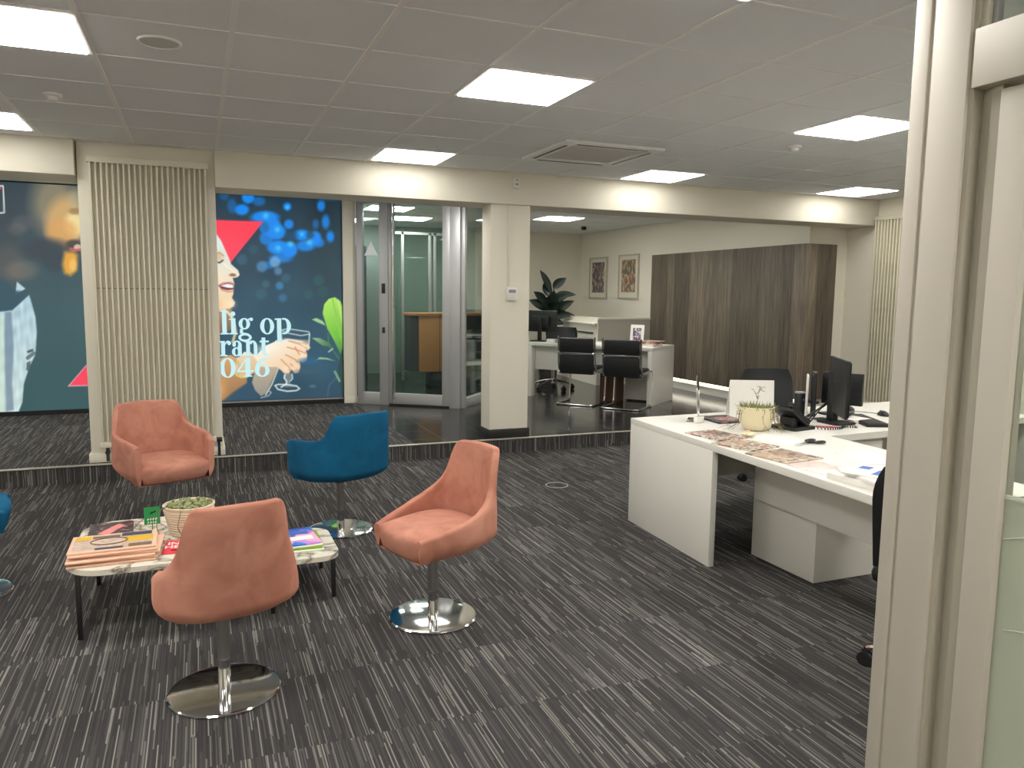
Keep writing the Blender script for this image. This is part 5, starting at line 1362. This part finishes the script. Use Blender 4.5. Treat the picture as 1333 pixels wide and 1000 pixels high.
sg = thing('sign_holder', 'clear acrylic sign holder seen edge on, at the far corner of the near desk', 'sign holder', (3.02, 4.20, DZ), math.radians(50))
b = BM(); box(b, (0, 0, 0.155), (0.155, 0.004, 0.29), 0, 0.001, rot=Matrix.Rotation(-0.06, 4, 'X')); box(b, (0, 0.02, 0.004), (0.155, 0.09, 0.006), 0, 0.001); obj('acrylic_stand', b, M['acrylic'], sg)
b = BM(); box(b, (0, 0.0036, 0.165), (0.147, 0.0016, 0.26), rot=Matrix.Rotation(-0.06, 4, 'X')); obj('insert_sheet', b, M['paper'], sg)
b = BM(); box(b, (-0.03, -0.055, 0.022), (0.07, 0.03, 0.04), 0.3, 0.002); o = obj('card_box', b, M['whitegloss'], None, 40, (3.00, 4.17, DZ), 0); tag(o, 'tiny white box at the foot of the acrylic sign holder', 'box')
tk = thing('tent_card', 'blank white card standing behind the bowl pot on the near desk', 'card', (3.47, 4.22, DZ), math.radians(-22))
b = BM(); box(b, (0, 0, 0.125), (0.30, 0.003, 0.25), rot=Matrix.Rotation(-0.1, 4, 'X')); obj('front_face', b, M['paper'], tk)
b = BM(); box(b, (0, 0.05, 0.124), (0.30, 0.003, 0.25), rot=Matrix.Rotation(0.3, 4, 'X')); obj('back_face', b, M['paper'], tk)
stack_item('booklet', 'pale grey booklet lying behind the bowl pot beside the standing card', 'booklet', (3.72, 4.02, DZ + .0005), 0.7, 0.15, 0.21, 0.012, [M['paper']])
stack_item('magazine', 'dark magazine with a red cover picture behind the bowl pot', 'magazine', (3.18, 4.15, DZ + .0005), -0.1, 0.21, 0.26, 0.014, [M['magdark'], M['magred']], ((-.3, -.3, .4, .25, 1),))
NG = 'magazines along the front edge of the near desk'
stack_item('magazine', 'grey green magazine with red cover, leftmost in the row on the near desk', 'magazine', (2.79, 3.69, DZ + .0005), 0.12, 0.23, 0.28, 0.008, [M['magmix'], M['magred']], ((-.1, -.1, .45, .35, 1),), NG)
stack_item('magazine', 'cream and red magazine in the middle of the row on the near desk', 'magazine', (2.76, 3.395, DZ + .0005), 0.22, 0.24, 0.27, 0.007, [M['magmix'], M['magtan']], ((-.4, .0, .3, .4, 1),), NG)
stack_item('magazine', 'tan magazine nearest the black scissors in the row on the near desk', 'magazine', (2.76, 3.09, DZ + .0005), 0.12, 0.27, 0.27, 0.006, [M['magtan']], (), NG)
stack_item('paper_form', 'pale pink printed form on the near desk beside the white booklets', 'form', (2.74, 2.82, DZ + .0005), 0.05, 0.21, 0.22, 0.003, [M['pinkform']])
stack_item('paper_sheet', 'white sheet lying in front of the bowl pot on the near desk', 'paper', (3.06, 3.47, DZ + .0005), 0.4, 0.21, 0.297, 0.0015, [M['paper']])
stack_item('paper_sheet', 'white sheet on the near desk right of the scissors', 'paper', (3.15, 2.92, DZ + .0005), -0.3, 0.21, 0.297, 0.0015, [M['paper']])
stack_item('paper_sheet', 'white sheet on the near desk closest to the door frame', 'paper', (3.05, 2.55, DZ + .0005), 0.2, 0.21, 0.297, 0.0015, [M['paper']])
zz = DZ + .0005
for k, (lbl, h) in enumerate((('thick white booklet at the bottom of the pile near the door frame', .028), ('white booklet with blue mark in the pile near the door frame', .016), ('white folder with blue corner on top of the pile near the door frame', .006))):
    stack_item('booklet', lbl, 'booklet', (2.73 + .015 * k, 2.50 - .02 * k, zz), (0.05, -0.25, 0.4)[k], 0.22, 0.30, h, [M['paper'], M['bluelogo']], ((-.3, -.1, .2, .12, 1), (.1, .25, .4, .42, 1)) if k else (), 'white booklets on the near desk'); zz += h + .0003
scs = thing('scissors', 'black handled scissors lying on the near desk', 'scissors', (3.12, 3.315, DZ + .0015), math.radians(12))
b = BM()
for s in (-1, 1):
    ring = [(0.075 + 0.035 * math.cos(2 * PI * i / 20), s * 0.032 + 0.016 * math.sin(2 * PI * i / 20), 0.008) for i in range(20)]
    tube(b, ring, 0.0062, 7, closed=True); tube(b, [(0.042, s * 0.026, 0.008), (0.0, -s * 0.004, 0.008)], 0.006, 7)
obj('handles', b, M['black'], scs)
b = BM(); prism(b, [(0.0, -.006), (0.0, .006), (-0.10, .008), (-0.105, .005)], .006, .008); prism(b, [(0.0, -.006), (0.0, .006), (-0.105, -.005), (-0.10, -.008)], .0085, .0105); obj('blades', b, M['steel'], scs)

# phone
tp_ = thing('desk_phone', 'black desk phone with handset propped up on the near desk', 'phone', (3.42, 3.76, DZ), math.radians(100))
b = BM(); prism(b, roundrect(0.19, 0.20, 0.02), 0, 0.02, 0.004)
box(b, (0, 0.03, 0.075), (0.16, 0.022, 0.20), 0, 0.006, rot=Matrix.Rotation(-0.95, 4, 'X')); box(b, (0, 0.045, 0.04), (0.10, 0.05, 0.075), 0, 0.008); obj('body', b, M['black'], tp_)
b = BM(); Rx = Matrix.Translation((0.0, 0.03, 0.075)) @ Matrix.Rotation(-0.95, 4, 'X')
tmp = BM(); bx(tmp, -0.075, -0.035, 0.012, 0.034, -0.105, 0.115, 0.01); bx(tmp, -0.077, -0.033, 0.028, 0.046, 0.065, 0.115, 0.01); bx(tmp, -0.077, -0.033, 0.028, 0.046, -0.105, -0.055, 0.01)
for v in tmp.verts: v.co = Rx @ Vector((v.co.x, -v.co.y, v.co.z))
me = bpy.data.meshes.new('g'); tmp.to_mesh(me); tmp.free(); b.from_mesh(me); obj('handset', b, M['black'], tp_)
tmp = BM(); b = BM(); bx(tmp, -0.015, 0.07, 0.0125, 0.0145, 0.03, 0.085)
for v in tmp.verts: v.co = Rx @ Vector((v.co.x, -v.co.y, v.co.z))
me = bpy.data.meshes.new('g'); tmp.to_mesh(me); tmp.free(); b.from_mesh(me); obj('display', b, M['metalgrey'], tp_)
tmp = BM(); b = BM()
for i in range(3):
    for j in range(4): bx(tmp, -0.01 + i * 0.026, 0.008 + i * 0.026, 0.012, 0.0165, -0.085 + j * 0.026, -0.068 + j * 0.026, 0.002)
for v in tmp.verts: v.co = Rx @ Vector((v.co.x, -v.co.y, v.co.z))
me = bpy.data.meshes.new('g'); tmp.to_mesh(me); tmp.free(); b.from_mesh(me); obj('keypad', b, M['darksteel'], tp_)
b = BM(); P = []
base = [Vector((3.50, 3.70, DZ + 0.011)), Vector((3.57, 3.63, DZ + 0.011)), Vector((3.66, 3.62, DZ + 0.011)), Vector((3.74, 3.655, DZ + 0.011)), Vector((3.80, 3.62, DZ + 0.011))]
path = smooth_path(base, 30)
for i, q in enumerate(path):
    a = i * 1.15; P.append(q + Vector((0.0, 0.008 * math.cos(a), 0.008 * math.sin(a))))
tube(b, P, 0.0025, 5); tag(obj('phone_cord', b, M['black']), 'coiled black phone cord lying on the near desk', 'cord')

def placed_panel(t, mat, name, A, B, z0, z1, th):
    b = BM(); seg(b, (A.x - t.location.x, A.y - t.location.y), (B.x - t.location.x, B.y - t.location.y), z0 - t.location.z, z1 - t.location.z, th, 0.005); return obj(name, b, mat, t)
# two monitors, backs turned to the viewer
mA = at(1083, 463, 1.13); mB = at(1106, 471, 1.13)
m1 = thing('monitor', 'taller black monitor tilted on its stand on the near desk', 'monitor', (3.83, 3.86, DZ))
placed_panel(m1, M['black'], 'casing', mA, mB, 0.775, 1.13, 0.022)
n1 = Vector((mB.y - mA.y, mA.x - mB.x, 0)).normalized()
n1 = n1 if n1.x > 0 else -n1
placed_panel(m1, M['screen'], 'screen', mA + n1 * 0.012, mB + n1 * 0.012, 0.785, 1.12, 0.003)
b = BM(); bx(b, -0.022, 0.022, -0.03, 0.03, 0.012, 0.34, 0.005); obj('stand', b, M['black'], m1)
b = BM(); cyl(b, (0.0, 0, 0.27), (mA.lerp(mB, .5).x - 3.83, mA.lerp(mB, .5).y - 3.86, 0.27), 0.014); obj('stand_arm', b, M['black'], m1)
b = BM(); prism(b, [(x, y) for x, y in roundrect(0.17, 0.26, 0.02)], 0, 0.013, 0.003); obj('foot', b, M['black'], m1)
m2 = thing('monitor', 'lower black monitor behind the taller one on the near desk', 'monitor', (4.30, 4.17, DZ))
mC = Vector((4.035, 4.17, 0)); mD = Vector((4.16, 3.93, 0))
m2.location = (4.12, 4.11, DZ)
placed_panel(m2, M['black'], 'casing', mC, mD, 0.78, 1.0, 0.03)
n2 = Vector((0.846, 0.533, 0))
placed_panel(m2, M['screen'], 'screen', mC + n2 * 0.016, mD + n2 * 0.016, 0.79, 0.99, 0.003)
b = BM(); bx(b, -0.03, 0.03, -0.03, 0.03, 0.012, 0.16, 0.005); obj('stand', b, M['black'], m2)
b = BM(); prism(b, roundrect(0.2, 0.18, 0.03), 0, 0.012, 0.003); obj('foot', b, M['black'], m2)
b = BM(); lathe(b, [(0, 0), (0.033, 0), (0.035, 0.004), (0.035, 0.17), (0.033, 0.176), (0.0, 0.177)], 28); t = thing('speaker', 'tall slim black cylinder standing behind the desk phone', 'speaker', (3.71, 4.03, DZ)); obj('body', b, M['black'], t)
b = BM(); bx(b, -0.006, 0.006, -0.037, -0.034, 0.13, 0.142); obj('power_light', b, M['bluelogo'], t)
b = BM(); lathe(b, [(0.034, 0.177), (0.034, 0.186), (0.0, 0.187)], 28); obj('cap', b, M['metalgrey'], t)
b = BM(); box(b, (0, 0, 0.14), (0.012, 0.16, 0.28), 0, 0.002); o = obj('ring_binder', b, M['paper'], None, 40, (3.90, 4.17, DZ), -0.72); tag(o, 'thin white binder standing upright beside the monitor stand', 'binder')
b = BM(); box(b, (0, 0, 0.15), (0.03, 0.18, 0.30), 0, 0.002); o = obj('ring_binder', b, M['black'], None, 40, (3.945, 4.155, DZ), -0.72); tag(o, 'black binder standing upright beside the monitor stand', 'binder')
b = BM()
for k in range(4):
    y0 = 0.03 * k
    tube(b, smooth_path([(3.70, 4.00 - y0, DZ + .006), (3.78, 3.98 - y0, DZ + .05 + .02 * k), (3.88, 3.97 - y0 * .6, DZ + .10 + .02 * k), (3.96, 3.99, DZ + .18)], 8), 0.004, 6)
tag(obj('cable', b, M['black']), 'loose black cables hanging behind the monitor on the near desk', 'cables')
bl = thing('headset', 'small dark rounded headset case beside the monitor stand', 'headset case', (3.98, 3.90, DZ + 0.024))
b = BM(); bmesh.ops.create_uvsphere(b, u_segments=20, v_segments=12, radius=0.06, matrix=Matrix.Translation((0, 0, 0.04)) @ Matrix.Diagonal((1.1, .9, .68, 1))); obj('case', b, M['black'], bl)
b = BM(); tube(b, [(0.064 * math.cos(a), 0.053 * math.sin(a), 0.04) for a in [2 * PI * i / 24 for i in range(24)]], 0.002, 5, closed=True); obj('zip', b, M['metalgrey'], bl)
zz = DZ + .0005
for k, (h, lbl) in enumerate(((.014, 'lower white notepad under the monitors'), (.009, 'upper white notepad under the headset case'))):
    stack_item('notepad', lbl, 'notepad', (3.985 + .01 * k, 3.89, zz), .3 - .2 * k, 0.17, 0.24, h, [M['paper']], group='white notepads by the monitors'); zz += h + .0003
b = BM(); box(b, (0, 0, 0.0), (0.016, 0.13, 0.004), 0, 0.001); o = obj('pen', b, M['red'], None, 40, (3.66, 3.73, DZ + .003), 0.9); tag(o, 'red pen lying between phone and monitor foot', 'pen')
kb = thing('keyboard', 'black keyboard lying on the rear arm of the near desk', 'keyboard', (4.06, 3.81, DZ), math.radians(66))
b = BM(); bx(b, -0.22, 0.22, -0.075, 0.075, 0.0, 0.018, 0.004); obj('body', b, M['black'], kb)
b = BM()
for i in range(15):
    for j in range(5): bx(b, -0.21 + 0.028 * i, -0.187 + 0.028 * i, -0.066 + 0.027 * j, -0.043 + 0.027 * j, 0.0175, 0.0235, 0.002)
obj('keys', b, M['darksteel'], kb)
ms = thing('mouse', 'black computer mouse behind the keyboard on the near desk', 'mouse', (4.40, 3.97, DZ), math.radians(70))
b = BM(); bmesh.ops.create_uvsphere(b, u_segments=20, v_segments=12, radius=1, matrix=Matrix.Diagonal((0.058, 0.033, 0.036, 1)))
bmesh.ops.bisect_plane(b, geom=b.verts[:] + b.edges[:] + b.faces[:], plane_co=(0, 0, 0.0005), plane_no=(0, 0, -1), clear_outer=True)
bmesh.ops.holes_fill(b, edges=b.edges[:]); obj('body', b, M['black'], ms)
b = BM(); cyl(b, (0.035, -0.004, 0.027), (0.035, 0.004, 0.027), 0.008); obj('wheel', b, M['metalgrey'], ms)
b = BM(); tube(b, smooth_path([(4.42, 4.03, DZ + .005), (4.36, 4.16, DZ + .004), (4.22, 4.20, DZ + .004)], 8), 0.002, 5); tag(obj('mouse_cable', b, M['black']), 'thin black mouse cable trailing on the near desk', 'cable')
stack_item('paper_stack', 'loose white papers on the rear desk arm seen through the glass', 'papers', (5.12, 4.00, DZ + .0005), 0.3, 0.30, 0.25, 0.008, [M['paper']])
office_chair((4.42, 5.07, 0), math.radians(160), 'black leather office chair behind the rear edge of the near desk')
office_chair((2.65, 2.01, 0), math.radians(-66), 'black office chair mostly hidden by the white door frame', False, 0.628)

# ------------------------------------------------------------------ near glazed door frame at the right
XP = 1.90
jb = sthing('door_3')
b = BM()
bx(b, XP, XP + 0.11, 1.644, 1.695, 0, CL, 0.003); bx(b, XP, XP + 0.11, 1.520, 1.632, 0, CL, 0.003); bx(b, XP + 0.008, XP + 0.105, 1.63, 1.646, 0, CL)
obj('door_jamb', b, M['jamb'], jb)
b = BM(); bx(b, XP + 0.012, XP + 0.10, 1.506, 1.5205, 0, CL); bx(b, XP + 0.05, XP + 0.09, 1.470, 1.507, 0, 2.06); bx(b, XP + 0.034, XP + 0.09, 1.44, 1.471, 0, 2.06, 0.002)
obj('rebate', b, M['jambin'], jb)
b = BM(); bx(b, XP, XP + 0.11, -0.2, 1.506, 2.06, 2.21, 0.003); obj('transom', b, M['jamb'], jb)
b = BM(); bx(b, XP + 0.02, XP + 0.075, 1.35, 1.436, 0.01, 2.045, 0.003); bx(b, XP + 0.02, XP + 0.075, 0.4, 1.35, 1.955, 2.045, 0.003); bx(b, XP + 0.02, XP + 0.075, 0.4, 0.49, 0.01, 1.955, 0.003); bx(b, XP + 0.02, XP + 0.075, 0.49, 1.35, 0.01, 0.12, 0.003)
obj('door_leaf', b, M['jamb'], jb)
b = BM(); bx(b, XP + 0.044, XP + 0.050, 0.49, 1.35, 1.0, 1.955); obj('clear_pane', b, M['clearglass'], jb)
b = BM(); bx(b, XP + 0.044, XP + 0.050, 0.49, 1.35, 0.12, 0.998); obj('frosted_pane', b, M['frost'], jb)
b = BM(); bx(b, XP + 0.041, XP + 0.053, 0.49, 1.35, 0.994, 1.004); obj('film_edge', b, M['etch'], jb)
b = BM()
for zc, r in ((0.52, 0.40), (0.25, 0.42)):
    P = [(XP + 0.042, 1.18 + r * math.cos(math.radians(a)), zc + r * math.sin(math.radians(a))) for a in range(50, 100, 4)]
    P = [q for q in P if 0.5 < q[1] < 1.345]
    tube(b, P, 0.0018, 5)
obj('etched_arc', b, M['etch'], jb)
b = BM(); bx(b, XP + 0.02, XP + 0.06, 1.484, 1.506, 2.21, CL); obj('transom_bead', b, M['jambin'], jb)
b = BM(); bx(b, XP + 0.03, XP + 0.05, 1.470, 1.4835, 2.22, CL); obj('brush_strip', b, M['metalgrey'], jb)
b = BM(); bx(b, XP + 0.036, XP + 0.042, -0.2, 1.484, 2.21, CL); obj('transom_pane', b, M['clearglass'], jb)
b = BM(); bx(b, XP, XP + 0.11, -2.6, 0.38, 0, CL); struct('wall_corridor', b, M['wall'])

# wall shelf with a wire figure on the right wall (seen through the glass)
ws = thing('wall_shelf', 'small white box shelf on the right wall, seen through the door glass', 'shelf', (7.28, 4.93, 1.30))
b = BM()
for z in (0.0, 0.30): bx(b, -0.2, -0.001, -0.28, 0.14, z, z + 0.025)
for y in (-0.28, 0.12): bx(b, -0.2, -0.001, y, y + 0.02, 0.025, 0.30)
obj('carcass', b, M['white'], ws)
wf = thing('wire_figure', 'dark bent wire figure standing on the white wall shelf', 'ornament', (7.18, 4.97, 1.6252))
b = BM(); tube(b, smooth_path([(0, .06, .005), (0, .07, .12), (0, 0, .2), (0, -.09, .16), (0, -.08, .06), (0, 0.0, .08), (0, .03, .22), (0, -.02, .3)], 6), 0.007, 6); obj('wire', b, M['darksteel'], wf)
b = BM(); bx(b, -.05, .05, -.03, .1, 0, .012); obj('base', b, M['black'], wf)
